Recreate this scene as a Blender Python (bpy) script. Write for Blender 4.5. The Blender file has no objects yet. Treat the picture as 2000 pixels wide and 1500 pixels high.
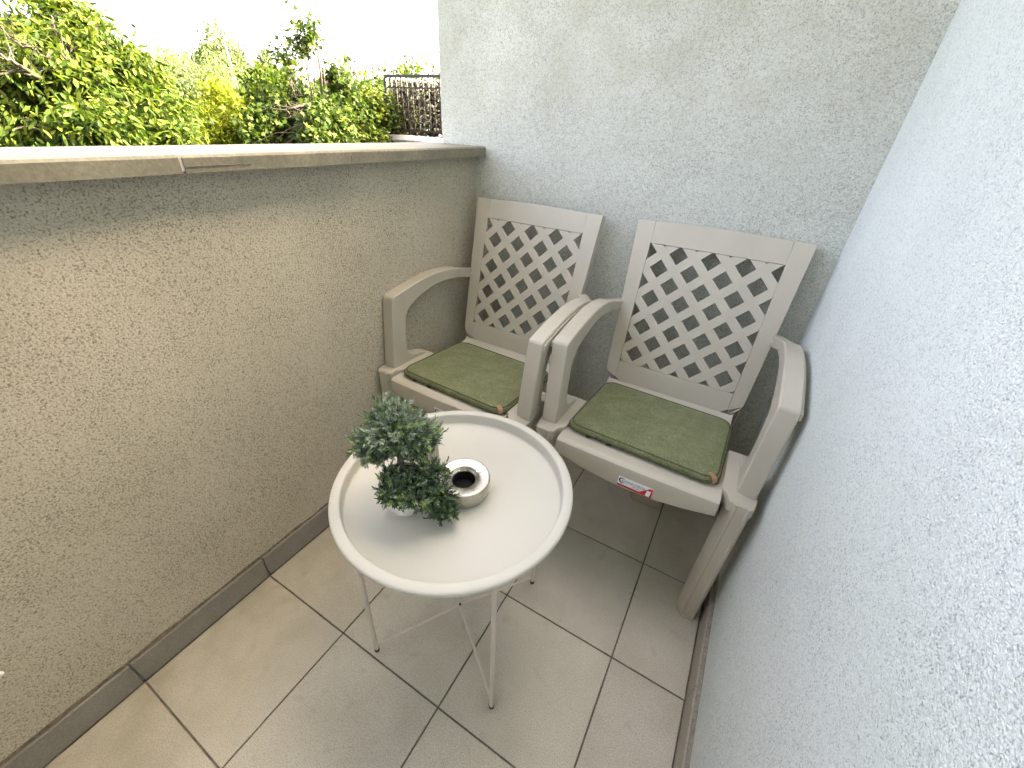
import bpy, bmesh, math, random
import numpy as np
from mathutils import Vector, Matrix, noise

scene = bpy.context.scene
COL = scene.collection
R = math.radians

# ------------------------------------------------------------------ camera
CAM = Vector((0.886, -0.266, 1.095))
YAW, PITCH, ROLL, FPX = -0.4948, 0.5693, 0.0549, 795.6
fw = Vector((math.sin(YAW)*math.cos(PITCH), math.cos(YAW)*math.cos(PITCH), -math.sin(PITCH)))
r0 = Vector((math.cos(YAW), -math.sin(YAW), 0)); u0 = r0.cross(fw)
rt = math.cos(ROLL)*r0 + math.sin(ROLL)*u0
up = -math.sin(ROLL)*r0 + math.cos(ROLL)*u0
cam_d = bpy.data.cameras.new('camera'); cam = bpy.data.objects.new('camera', cam_d); COL.objects.link(cam)
cam_d.sensor_fit = 'HORIZONTAL'; cam_d.sensor_width = 36.0; cam_d.lens = 36.0*FPX/2000.0
cam_d.clip_start = 0.02; cam_d.clip_end = 6000
m = Matrix.Identity(4)
for i in range(3):
    m[i][0] = rt[i]; m[i][1] = up[i]; m[i][2] = -fw[i]; m[i][3] = CAM[i]
cam.matrix_world = m
scene.camera = cam

# ------------------------------------------------------------------ sky, sun, exposure
SUN_EL, SUN_AZ = 33.0, 40.0            # azimuth measured from +X (house side) towards +Y
sdir = Vector((math.cos(R(SUN_EL))*math.cos(R(SUN_AZ)), math.cos(R(SUN_EL))*math.sin(R(SUN_AZ)), math.sin(R(SUN_EL))))
world = bpy.data.worlds.new('World'); scene.world = world; world.use_nodes = True
wn = world.node_tree; wn.nodes.clear()
sky = wn.nodes.new('ShaderNodeTexSky'); sky.sky_type = 'NISHITA'; sky.sun_disc = False
sky.sun_elevation = R(SUN_EL); sky.sun_rotation = R(90.0 - SUN_AZ)
sky.air_density = 0.25; sky.dust_density = 7.0; sky.ozone_density = 0.2
bg = wn.nodes.new('ShaderNodeBackground'); bg.inputs['Strength'].default_value = 0.15
wo = wn.nodes.new('ShaderNodeOutputWorld')
wn.links.new(sky.outputs[0], bg.inputs[0]); wn.links.new(bg.outputs[0], wo.inputs[0])
sun_d = bpy.data.lights.new('sun', 'SUN'); sun_d.energy = 2.0; sun_d.angle = R(0.5); sun_d.color = (1.0, 0.95, 0.86)
sun = bpy.data.objects.new('sun', sun_d); COL.objects.link(sun)
sun.rotation_euler = sdir.to_track_quat('Z', 'Y').to_euler(); sun.location = (6, 3, 9)
scene.view_settings.view_transform = 'Standard'; scene.view_settings.look = 'None'
scene.view_settings.exposure = 5.05; scene.view_settings.gamma = 1.0
scene.view_settings.use_white_balance = True      # camera balanced for open shade
scene.view_settings.white_balance_temperature = 8500; scene.view_settings.white_balance_tint = 6
scene.view_settings.use_curve_mapping = False
scene.render.engine = 'CYCLES'
scene.cycles.max_bounces = 10; scene.cycles.diffuse_bounces = 6

# ------------------------------------------------------------------ helpers
def at(px, py, d):
    """world point seen at photo pixel (px,py) at depth d, used to measure where things stand"""
    v = fw + rt*((px-1000)/FPX) - up*((py-750)/FPX)
    return CAM + v*d
def athd(px, py, hd):
    v = fw + rt*((px-1000)/FPX) - up*((py-750)/FPX)
    return CAM + v*(hd/math.hypot(v.x, v.y))

class MB:
    def __init__(s): s.v = []; s.f = []; s.mi = []; s.cur = 0
    def add(s, vs, fs):
        o = len(s.v); s.v += [tuple(x) for x in vs]; s.f += [tuple(i+o for i in f) for f in fs]; s.mi += [s.cur]*len(fs); return s
    def box(s, x0, x1, y0, y1, z0, z1):
        return s.add([(x0,y0,z0),(x1,y0,z0),(x1,y1,z0),(x0,y1,z0),(x0,y0,z1),(x1,y0,z1),(x1,y1,z1),(x0,y1,z1)],
                     [(0,3,2,1),(4,5,6,7),(0,1,5,4),(1,2,6,5),(2,3,7,6),(3,0,4,7)])
    def prism(s, pts, fn0, fn1):
        """extrude a 2-D outline: fn0/fn1 map each 2-D point to 3-D"""
        n = len(pts); vs = [fn0(p) for p in pts] + [fn1(p) for p in pts]
        return s.add(vs, [tuple(range(n-1,-1,-1)), tuple(range(n, 2*n))] + [(i,(i+1)%n,n+(i+1)%n,n+i) for i in range(n)])
    def tube(s, pts, rad, n=8, cap=True, flat=None):
        pts = [Vector(p) for p in pts]; k = len(pts)
        if not hasattr(rad, '__len__'): rad = [rad]*k
        vs = []; a = None
        for i in range(k):
            t = (pts[min(i+1,k-1)] - pts[max(i-1,0)])
            if t.length < 1e-9: t = Vector((0,0,1))
            t.normalize()
            if a is None:
                a = t.orthogonal().normalized()
            else:
                a = (a - t*a.dot(t))
                a = a.normalized() if a.length > 1e-6 else t.orthogonal().normalized()
            b = t.cross(a)
            for j in range(n):
                th = 2*math.pi*j/n
                vs.append(pts[i] + (a*math.cos(th) + b*math.sin(th))*rad[i])
        fs = [(i*n+j, i*n+(j+1)%n, (i+1)*n+(j+1)%n, (i+1)*n+j) for i in range(k-1) for j in range(n)]
        if cap: fs += [tuple(range(n-1,-1,-1)), tuple((k-1)*n+j for j in range(n))]
        return s.add(vs, fs)
    def loop_tube(s, pts, rad, n=8):
        pts = [Vector(p) for p in pts]; k = len(pts); vs = []
        for i in range(k):
            t = (pts[(i+1)%k] - pts[i-1]).normalized(); b = Vector((0,0,1)); b = (b - t*b.dot(t)).normalized(); a = b.cross(t)
            for j in range(n):
                th = 2*math.pi*j/n; vs.append(pts[i] + (a*math.cos(th) + b*math.sin(th))*rad)
        return s.add(vs, [(i*n+j, i*n+(j+1)%n, ((i+1)%k)*n+(j+1)%n, ((i+1)%k)*n+j) for i in range(k) for j in range(n)])
    def lathe(s, prof, n=48, cx=0, cy=0, closed=False):
        vs = [(cx+r*math.cos(2*math.pi*j/n), cy+r*math.sin(2*math.pi*j/n), z) for r, z in prof for j in range(n)]
        k = len(prof)
        fs = [(i*n+j, i*n+(j+1)%n, (i+1)*n+(j+1)%n, (i+1)*n+j) for i in range(k-1) for j in range(n)]
        if closed: fs += [((k-1)*n+j, (k-1)*n+(j+1)%n, (j+1)%n, j) for j in range(n)]
        return s.add(vs, fs)
    def build(s, name, mat, parent=None, smooth=False, bevel=0, seg=2, loc=None, ang=30):
        me = bpy.data.meshes.new(name); me.from_pydata(s.v, [], s.f); me.validate()
        bm = bmesh.new(); bm.from_mesh(me)
        bmesh.ops.recalc_face_normals(bm, faces=bm.faces); bm.to_mesh(me); bm.free()
        mats = mat if isinstance(mat, (list, tuple)) else [mat]
        for mm in mats: me.materials.append(mm)
        if len(mats) > 1 and len(me.polygons) == len(s.mi): me.polygons.foreach_set('material_index', s.mi)
        o = bpy.data.objects.new(name, me); COL.objects.link(o)
        if smooth:
            me.polygons.foreach_set('use_smooth', [True]*len(me.polygons))
            if smooth != 'all': me.set_sharp_from_angle(angle=R(ang))
        if bevel:
            b = o.modifiers.new('bevel', 'BEVEL'); b.width = bevel; b.segments = seg; b.limit_method = 'ANGLE'; b.angle_limit = R(35)
            me.polygons.foreach_set('use_smooth', [True]*len(me.polygons)); b.harden_normals = True
        if parent is not None: o.parent = parent
        if loc: o.location = loc
        return o

def tag(o, label=None, cat=None, group=None, kind=None):
    if label: o['label'] = label
    if cat: o['category'] = cat
    if group: o['group'] = group
    if kind: o['kind'] = kind
    return o
def empty(name, loc=(0,0,0), rz=0):
    o = bpy.data.objects.new(name, None); COL.objects.link(o); o.location = loc; o.rotation_euler = (0,0,rz); o.empty_display_size = 0.1
    return o
def children(o): return [c for c in COL.objects if c.parent == o]
def copy_tree(o, parent=None):
    c = o.copy(); COL.objects.link(c); c.parent = parent
    for ch in children(o): copy_tree(ch, c)
    return c

# ------------------------------------------------------------------ materials
def mat(name):
    mt = bpy.data.materials.new(name); mt.use_nodes = True
    nt = mt.node_tree; b = nt.nodes['Principled BSDF']
    return mt, nt, b
def N(nt, t, **kw):
    n = nt.nodes.new(t)
    for k, v in kw.items():
        if k in n.inputs: n.inputs[k].default_value = v
        else: setattr(n, k, v)
    return n
def L(nt, a, b): nt.links.new(a, b)
def ramp(nt, fac, stops, interp='LINEAR'):
    n = nt.nodes.new('ShaderNodeValToRGB'); n.color_ramp.interpolation = interp
    e = n.color_ramp.elements
    while len(e) < len(stops): e.new(0.5)
    for i, (p, c) in enumerate(stops):
        e[i].position = p; e[i].color = (*c, 1) if len(c) == 3 else c
    if fac is not None: L(nt, fac, n.inputs[0])
    return n
def mixc(nt, fac, a, b, mode='MIX'):
    n = nt.nodes.new('ShaderNodeMix'); n.data_type = 'RGBA'; n.blend_type = mode
    if hasattr(fac, 'links'): L(nt, fac, n.inputs[0])
    else: n.inputs[0].default_value = fac
    for s, x in ((6, a), (7, b)):
        if hasattr(x, 'links'): L(nt, x, n.inputs[s])
        else: n.inputs[s].default_value = (*x, 1)
    return n.outputs[2]
def objco(nt): return nt.nodes.new('ShaderNodeTexCoord').outputs['Object']
def geopos(nt): return nt.nodes.new('ShaderNodeNewGeometry').outputs['Position']
def bump(nt, bsdf, h, strength, dist):
    b = nt.nodes.new('ShaderNodeBump'); b.inputs['Strength'].default_value = strength; b.inputs['Distance'].default_value = dist
    L(nt, h, b.inputs['Height']); L(nt, b.outputs[0], bsdf.inputs['Normal']); return b
def math_n(nt, op, a, b=None):
    n = nt.nodes.new('ShaderNodeMath'); n.operation = op
    for i, x in enumerate((a, b)):
        if x is None: continue
        if hasattr(x, 'links'): L(nt, x, n.inputs[i])
        else: n.inputs[i].default_value = x
    return n.outputs[0]

def stucco(name, col_lo, col_hi, pit, scale=165, rough=0.92, dirt=None, bstr=0.9, pitlo=0.30, pithi=0.47, grime_dim=None):
    mt, nt, b = mat(name); co = geopos(nt)
    n1 = N(nt, 'ShaderNodeTexNoise', Scale=scale, Detail=3.0, Roughness=0.62, Distortion=0.7); L(nt, co, n1.inputs['Vector'])
    n2 = N(nt, 'ShaderNodeTexNoise', Scale=3.1, Detail=5.0, Roughness=0.6); L(nt, co, n2.inputs['Vector'])
    n3 = N(nt, 'ShaderNodeTexVoronoi', Scale=scale*0.95); L(nt, co, n3.inputs['Vector'])
    n4 = N(nt, 'ShaderNodeTexNoise', Scale=scale*0.22, Detail=2.0); L(nt, co, n4.inputs['Vector'])
    base = ramp(nt, n2.outputs['Fac'], [(0.3, col_lo), (0.72, col_hi)])
    # relief height: grains with worm-like pits between
    h = math_n(nt, 'ADD', math_n(nt, 'MULTIPLY', n1.outputs['Fac'], 1.0), math_n(nt, 'MULTIPLY', n3.outputs['Distance'], -0.25))
    h = math_n(nt, 'ADD', h, math_n(nt, 'MULTIPLY', n4.outputs['Fac'], 0.22))
    h0 = h; n5 = N(nt, 'ShaderNodeTexNoise', Scale=5.5, Detail=4.0, Roughness=0.6); L(nt, co, n5.inputs['Vector'])
    h = math_n(nt, 'ADD', h, math_n(nt, 'MULTIPLY', math_n(nt, 'SUBTRACT', n5.outputs['Fac'], 0.5), 0.20))   # patches of tighter and coarser grain
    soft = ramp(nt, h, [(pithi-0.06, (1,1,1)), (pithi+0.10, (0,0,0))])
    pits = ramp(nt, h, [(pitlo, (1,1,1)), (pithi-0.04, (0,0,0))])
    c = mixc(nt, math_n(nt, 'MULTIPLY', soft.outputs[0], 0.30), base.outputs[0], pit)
    c = mixc(nt, pits.outputs[0], c, pit)                    # shade in the pits of the render, painted into the colour
    grain = ramp(nt, n1.outputs['Fac'], [(0.3, (0.86,0.86,0.86)), (0.7, (1.06,1.06,1.06))])
    c = mixc(nt, 1.0, c, grain.outputs[0], 'MULTIPLY')
    if grime_dim:                                                # height band: grime on the parapet, painted dimming on the over-bright partition top
        axis, a, bb, gc, amt = grime_dim
        sp = nt.nodes.new('ShaderNodeSeparateXYZ'); L(nt, co, sp.inputs[0])
        gn = N(nt, 'ShaderNodeTexNoise', Scale=9.0, Detail=6.0); L(nt, co, gn.inputs['Vector'])
        mr = N(nt, 'ShaderNodeMapRange'); mr.inputs[1].default_value = a; mr.inputs[2].default_value = bb
        L(nt, sp.outputs[axis], mr.inputs[0])
        g = math_n(nt, 'MULTIPLY', math_n(nt, 'MULTIPLY', mr.outputs[0], ramp(nt, gn.outputs['Fac'], [(0.35,(0,0,0)),(0.7,(1,1,1))]).outputs[0]), amt)
        c = mixc(nt, g, c, gc)
    L(nt, c, b.inputs['Base Color']); b.inputs['Roughness'].default_value = rough
    b.inputs['Specular IOR Level'].default_value = 0.2
    bump(nt, b, h0, bstr, 0.004)
    return mt

M = {}
M['stucco_left'] = stucco('stucco_parapet', (0.58,0.53,0.42), (0.67,0.615,0.50), (0.29,0.255,0.185), scale=320, grime_dim=(2, 0.90, 1.0, (0.22,0.21,0.14), 0.18))
M['stucco_back'] = stucco('stucco_partition', (0.63,0.645,0.58), (0.71,0.725,0.655), (0.40,0.40,0.36), scale=350, grime_dim=(2, 0.95, 1.35, (0.40,0.385,0.29), 0.55))  # top of the partition toned down in colour where light is too bright
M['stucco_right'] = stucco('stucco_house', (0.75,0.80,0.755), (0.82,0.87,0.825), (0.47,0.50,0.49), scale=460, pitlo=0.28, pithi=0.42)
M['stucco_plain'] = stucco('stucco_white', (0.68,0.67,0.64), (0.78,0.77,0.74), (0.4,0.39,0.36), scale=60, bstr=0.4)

def plastic(name, col, rough=0.42):
    mt, nt, b = mat(name); co = objco(nt)
    n = N(nt, 'ShaderNodeTexNoise', Scale=420.0, Detail=2.0); L(nt, co, n.inputs['Vector'])
    n2 = N(nt, 'ShaderNodeTexNoise', Scale=7.0, Detail=4.0); L(nt, co, n2.inputs['Vector'])
    c = ramp(nt, n2.outputs['Fac'], [(0.3, tuple(x*0.93 for x in col)), (0.7, tuple(min(1,x*1.05) for x in col))])
    L(nt, c.outputs[0], b.inputs['Base Color'])
    rr = ramp(nt, n2.outputs['Fac'], [(0.3, (rough*0.85,)*3), (0.75, (rough*1.25,)*3)]); L(nt, rr.outputs[0], b.inputs['Roughness'])
    bump(nt, b, n.outputs['Fac'], 0.12, 0.0008)
    return mt
M['plastic'] = plastic('beige_resin', (0.47,0.43,0.355))
M['plastic_box'] = plastic('beige_box_resin', (0.42,0.36,0.28), 0.5)

def painted(name, col, rough, nscale=9.0, var=0.05, metal=0.0, bn=0.05):
    mt, nt, b = mat(name); co = objco(nt)
    n2 = N(nt, 'ShaderNodeTexNoise', Scale=nscale, Detail=5.0); L(nt, co, n2.inputs['Vector'])
    c = ramp(nt, n2.outputs['Fac'], [(0.3, tuple(x*(1-var) for x in col)), (0.7, tuple(min(1,x*(1+var)) for x in col))])
    L(nt, c.outputs[0], b.inputs['Base Color']); b.inputs['Roughness'].default_value = rough; b.inputs['Metallic'].default_value = metal
    n = N(nt, 'ShaderNodeTexNoise', Scale=350.0); L(nt, co, n.inputs['Vector'])
    bump(nt, b, n.outputs['Fac'], bn, 0.0006)
    return mt
M['tray'] = painted('cream_powder_coat', (0.56,0.545,0.485), 0.48, 5.0, 0.03)
M['table_leg'] = painted('cream_tube_coat', (0.62,0.57,0.50), 0.38)
M['rubber'] = painted('dark_rubber', (0.03,0.03,0.03), 0.7)
M['iron'] = painted('black_iron', (0.018,0.018,0.02), 0.5, 20, 0.3)
M['white_paint'] = painted('white_paint', (0.80,0.80,0.78), 0.5)
M['red_ink'] = painted('red_ink', (0.55,0.02,0.03), 0.4)
M['dark_ink'] = painted('dark_ink', (0.02,0.02,0.035), 0.4)
M['label_white'] = painted('label_white', (0.80,0.81,0.83), 0.35)
M['leather'] = painted('tan_leather', (0.36,0.20,0.12), 0.6, 60, 0.2)
M['strap'] = painted('dark_strap', (0.02,0.022,0.015), 0.9)
M['black'] = painted('black_matte', (0.004,0.004,0.004), 0.9)
M['pole'] = painted('dark_pole', (0.10,0.10,0.10), 0.6)
M['red_tile'] = painted('red_clay_tile', (0.42,0.09,0.06), 0.7, 14, 0.25)
M['ribbed'] = painted('ribbed_stoneware', (0.50,0.46,0.37), 0.55, 12, 0.1)
M['soil'] = painted('dark_soil', (0.05,0.035,0.025), 0.95, 80, 0.5, bn=0.6)

mt, nt, b = mat('brushed_steel'); co = objco(nt)
n = N(nt, 'ShaderNodeTexNoise', Scale=38.0, Detail=6.0, Roughness=0.7); L(nt, co, n.inputs['Vector'])
c = ramp(nt, n.outputs['Fac'], [(0.35, (0.36,0.345,0.30)), (0.6, (0.60,0.58,0.52))]); L(nt, c.outputs[0], b.inputs['Base Color'])
rr = ramp(nt, n.outputs['Fac'], [(0.3, (0.24,)*3), (0.7, (0.46,)*3)]); L(nt, rr.outputs[0], b.inputs['Roughness']); b.inputs['Metallic'].default_value = 1.0
bump(nt, b, n.outputs['Fac'], 0.12, 0.001)
M['steel'] = mt

mt, nt, b = mat('white_ceramic'); co = objco(nt)
n = N(nt, 'ShaderNodeTexNoise', Scale=16.0, Detail=5.0, Distortion=1.2); L(nt, co, n.inputs['Vector'])
c = ramp(nt, n.outputs['Fac'], [(0.4, (0.74,0.74,0.71)), (0.62, (0.84,0.84,0.82)), (0.7, (0.66,0.67,0.65))]); L(nt, c.outputs[0], b.inputs['Base Color']); b.inputs['Roughness'].default_value = 0.22
M['ceramic'] = mt

mt, nt, b = mat('floor_porcelain'); co = geopos(nt)
n = N(nt, 'ShaderNodeTexNoise', Scale=520.0, Detail=2.0, Roughness=0.6); L(nt, co, n.inputs['Vector'])
n2 = N(nt, 'ShaderNodeTexNoise', Scale=4.2, Detail=6.0, Roughness=0.62); L(nt, co, n2.inputs['Vector'])
n3 = N(nt, 'ShaderNodeTexNoise', Scale=26.0, Detail=5.0); L(nt, co, n3.inputs['Vector'])
oi = nt.nodes.new('ShaderNodeObjectInfo')
base = ramp(nt, n2.outputs['Fac'], [(0.28, (0.48,0.45,0.375)), (0.5, (0.58,0.545,0.465)), (0.72, (0.64,0.605,0.53))])
spk = ramp(nt, n.outputs['Fac'], [(0.33, (0.62,0.61,0.6)), (0.5, (1,1,1)), (0.66, (1.14,1.14,1.14))])
c = mixc(nt, 1.0, base.outputs[0], spk.outputs[0], 'MULTIPLY')
tv = ramp(nt, oi.outputs['Random'], [(0, (0.95,0.95,0.95)), (1, (1.05,1.04,1.02))]); c = mixc(nt, 1.0, c, tv.outputs[0], 'MULTIPLY')
st = ramp(nt, n3.outputs['Fac'], [(0.60, (0,0,0)), (0.72, (1,1,1))])
c = mixc(nt, math_n(nt, 'MULTIPLY', st.outputs[0], 0.20), c, (0.22,0.20,0.15))
sp = nt.nodes.new('ShaderNodeSeparateXYZ'); L(nt, co, sp.inputs[0])          # muddy film along the parapet foot, also painted to dim the over-lit floor
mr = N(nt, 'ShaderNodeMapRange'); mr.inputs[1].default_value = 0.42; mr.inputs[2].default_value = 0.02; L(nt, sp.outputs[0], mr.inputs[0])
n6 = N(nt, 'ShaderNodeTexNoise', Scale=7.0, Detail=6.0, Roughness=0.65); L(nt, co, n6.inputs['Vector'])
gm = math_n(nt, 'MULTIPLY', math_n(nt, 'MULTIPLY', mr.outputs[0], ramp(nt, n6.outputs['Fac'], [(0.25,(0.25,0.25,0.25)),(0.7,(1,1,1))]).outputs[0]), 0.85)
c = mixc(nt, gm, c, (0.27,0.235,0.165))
L(nt, c, b.inputs['Base Color'])
rr = ramp(nt, n2.outputs['Fac'], [(0.3, (0.55,)*3), (0.7, (0.38,)*3)]); L(nt, rr.outputs[0], b.inputs['Roughness'])
bump(nt, b, n.outputs['Fac'], 0.25, 0.0006)
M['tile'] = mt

def dirty(name, lo, hi, scale, rough, bstr=0.4, fine=300.0):
    mt, nt, b = mat(name); co = geopos(nt)
    n = N(nt, 'ShaderNodeTexNoise', Scale=scale, Detail=7.0, Roughness=0.65); L(nt, co, n.inputs['Vector'])
    n2 = N(nt, 'ShaderNodeTexNoise', Scale=fine, Detail=2.0); L(nt, co, n2.inputs['Vector'])
    c = ramp(nt, n.outputs['Fac'], [(0.3, lo), (0.7, hi)])
    g = ramp(nt, n2.outputs['Fac'], [(0.3, (0.82,)*3), (0.7, (1.1,)*3)])
    L(nt, mixc(nt, 1.0, c.outputs[0], g.outputs[0], 'MULTIPLY'), b.inputs['Base Color']); b.inputs['Roughness'].default_value = rough
    bump(nt, b, n2.outputs['Fac'], bstr, 0.0015)
    return mt
M['grout'] = dirty('dirty_grout', (0.14,0.125,0.10), (0.27,0.245,0.20), 30, 0.95)
M['skirt'] = dirty('skirting_porcelain', (0.20,0.19,0.165), (0.27,0.255,0.225), 9, 0.45, 0.1)
M['skirt_pale'] = dirty('skirting_pale', (0.33,0.30,0.25), (0.40,0.37,0.32), 9, 0.5, 0.1)
M['mortar'] = dirty('rough_mortar', (0.20,0.19,0.155), (0.34,0.32,0.27), 60, 0.95, 1.0, 180)
M['dark_mortar'] = dirty('dark_mortar', (0.07,0.055,0.035), (0.2,0.165,0.12), 50, 0.95, 1.0, 200)
M['coping'] = dirty('coping_stone', (0.16,0.15,0.11), (0.25,0.23,0.175), 11, 0.8, 0.5, 160)
M['coping_joint'] = dirty('coping_joint', (0.55,0.50,0.41), (0.62,0.57,0.48), 30, 0.9)
M['ground'] = dirty('grass_ground', (0.012,0.02,0.006), (0.03,0.04,0.013), 0.4, 0.95, 0.2, 4)
M['bark'] = dirty('bark', (0.010,0.008,0.006), (0.034,0.026,0.019), 25, 0.9, 1.0, 60)
M['bark_bonsai'] = dirty('bonsai_bark', (0.06,0.05,0.05), (0.17,0.145,0.14), 120, 0.7, 0.8, 500)

# velvet cushion cover
mt, nt, b = mat('olive_corduroy'); co = objco(nt)
n = N(nt, 'ShaderNodeTexNoise', Scale=22.0, Detail=10.0, Roughness=0.80); L(nt, co, n.inputs['Vector'])
n2 = N(nt, 'ShaderNodeTexNoise', Scale=330.0, Detail=3.0); L(nt, co, n2.inputs['Vector'])
w = N(nt, 'ShaderNodeTexWave', Scale=70.0, Distortion=0.6); w.bands_direction = 'X'; L(nt, co, w.inputs['Vector'])
c = ramp(nt, n.outputs['Fac'], [(0.28, (0.115,0.125,0.060)), (0.5, (0.175,0.188,0.098)), (0.74, (0.255,0.27,0.155))])
g = ramp(nt, n2.outputs['Fac'], [(0.3, (0.66,)*3), (0.7, (1.25,)*3)])
c2 = mixc(nt, 1.0, c.outputs[0], g.outputs[0], 'MULTIPLY')
wv = ramp(nt, w.outputs['Fac'], [(0.0, (0.86,)*3), (0.5, (1.05,)*3)])
L(nt, mixc(nt, 1.0, c2, wv.outputs[0], 'MULTIPLY'), b.inputs['Base Color'])
b.inputs['Roughness'].default_value = 0.95; b.inputs['Sheen Weight'].default_value = 0.35; b.inputs['Sheen Tint'].default_value = (0.75,0.8,0.55,1); b.inputs['Specular IOR Level'].default_value = 0.1
hh = math_n(nt, 'ADD', math_n(nt, 'MULTIPLY', w.outputs['Fac'], 0.7), n2.outputs['Fac'])
bump(nt, b, hh, 0.55, 0.0016)
M['velvet'] = mt
M['piping'] = painted('olive_piping', (0.075,0.09,0.035), 0.9, 200, 0.3, bn=0.5)

def leafmat(name, stops, trans=0.28, rough=0.6, spec=0.08, tcol=1.5):
    mt, nt, b = mat(name)
    a = nt.nodes.new('ShaderNodeAttribute'); a.attribute_name = 'tint'
    c = ramp(nt, a.outputs['Fac'], stops)
    L(nt, c.outputs[0], b.inputs['Base Color']); b.inputs['Roughness'].default_value = rough; b.inputs['Specular IOR Level'].default_value = spec
    if trans > 0:
        t = nt.nodes.new('ShaderNodeBsdfTranslucent')
        L(nt, mixc(nt, 1.0, c.outputs[0], (tcol, tcol*1.02, tcol*0.55), 'MULTIPLY'), t.inputs[0])
        mx = nt.nodes.new('ShaderNodeMixShader'); mx.inputs[0].default_value = trans
        out = nt.nodes['Material Output']
        L(nt, b.outputs[0], mx.inputs[1]); L(nt, t.outputs[0], mx.inputs[2]); L(nt, mx.outputs[0], out.inputs[0])
    return mt
M['leaf_walnut'] = leafmat('leaf_walnut', [(0,(0.007,0.019,0.004)), (0.5,(0.029,0.052,0.009)), (1,(0.075,0.098,0.016))])
M['leaf_maple'] = leafmat('leaf_maple', [(0,(0.007,0.018,0.005)), (0.55,(0.026,0.048,0.010)), (1,(0.11,0.13,0.03))])
M['leaf_gold'] = leafmat('leaf_gold', [(0,(0.035,0.058,0.008)), (0.5,(0.075,0.102,0.011)), (1,(0.125,0.142,0.016))])
M['leaf_willow'] = leafmat('leaf_willow', [(0,(0.028,0.045,0.02)), (0.5,(0.055,0.082,0.036)), (1,(0.095,0.12,0.058))])
M['leaf_dark'] = leafmat('leaf_dark', [(0,(0.012,0.03,0.008)), (0.5,(0.03,0.065,0.015)), (1,(0.08,0.13,0.03))])
M['leaf_far'] = leafmat('leaf_far', [(0,(0.04,0.06,0.04)), (0.5,(0.07,0.095,0.06)), (1,(0.11,0.135,0.09))], 0.25)
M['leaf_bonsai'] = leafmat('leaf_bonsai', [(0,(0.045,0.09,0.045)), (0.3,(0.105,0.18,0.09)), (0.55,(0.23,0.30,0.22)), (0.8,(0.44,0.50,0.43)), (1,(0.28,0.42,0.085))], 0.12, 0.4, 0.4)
M['leaf_dry'] = leafmat('leaf_dry', [(0,(0.004,0.004,0.003)), (0.6,(0.014,0.012,0.009)), (1,(0.06,0.052,0.042))], 0.15)

# ------------------------------------------------------------------ ground
g = MB().add([(-2500,-2500,-6.0),(2500,-2500,-6.0),(2500,2500,-6.0),(-2500,2500,-6.0)], [(0,1,2,3)]).build('ground', M['ground']); tag(g, kind='structure')

# ------------------------------------------------------------------ balcony floor with tiles
XW, YB, XR = 0.0, 1.030, 1.088          # parapet face, partition face, house-wall face
YN = -1.62                              # near partition behind the camera
fl = MB().box(-0.13, 1.30, YN-0.12, 1.16, -0.18, -0.0035).build('floor', M['grout']); tag(fl, kind='structure')
JT = 0.0034
xe = [0.0095, 0.3015, 0.6015, 0.9015, 1.0755]
ye = [-1.60, -1.495, -1.196, -0.897, -0.598, -0.299, 0.0, 0.299, 0.598, 0.897, 1.028]
random.seed(4)
cache = {}
for i in range(len(xe)-1):
    for j in range(len(ye)-1):
        wx = round(xe[i+1]-xe[i]-JT, 4); wy = round(ye[j+1]-ye[j]-JT, 4)
        if (wx, wy) not in cache:
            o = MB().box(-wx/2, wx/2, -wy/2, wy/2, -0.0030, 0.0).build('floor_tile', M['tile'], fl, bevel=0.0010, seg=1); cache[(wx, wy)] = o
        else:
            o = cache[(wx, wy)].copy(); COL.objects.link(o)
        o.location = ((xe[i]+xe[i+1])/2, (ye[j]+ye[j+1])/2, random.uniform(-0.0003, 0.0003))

# ------------------------------------------------------------------ parapet wall, skirting, coping
par = empty('parapet_wall', (-0.07, 0, 0)); tag(par, 'low beige stucco parapet wall with stone coping on the left of the balcony', 'wall')
def localize(o, root):
    o.parent = root; o.matrix_parent_inverse = Matrix.Translation(root.location).inverted(); return o
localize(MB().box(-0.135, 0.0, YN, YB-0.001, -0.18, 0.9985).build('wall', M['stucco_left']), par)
random.seed(8)
for a, bb in zip(ye[:-1], ye[1:]):
    o = MB().box(0.0005, 0.0090, a+0.0015, bb-0.0015, 0.0005, 0.0745+random.uniform(-0.0012,0.0012)).build('skirting_tile', M['skirt'], bevel=0.0012, seg=1)
    localize(o, par)
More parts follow.
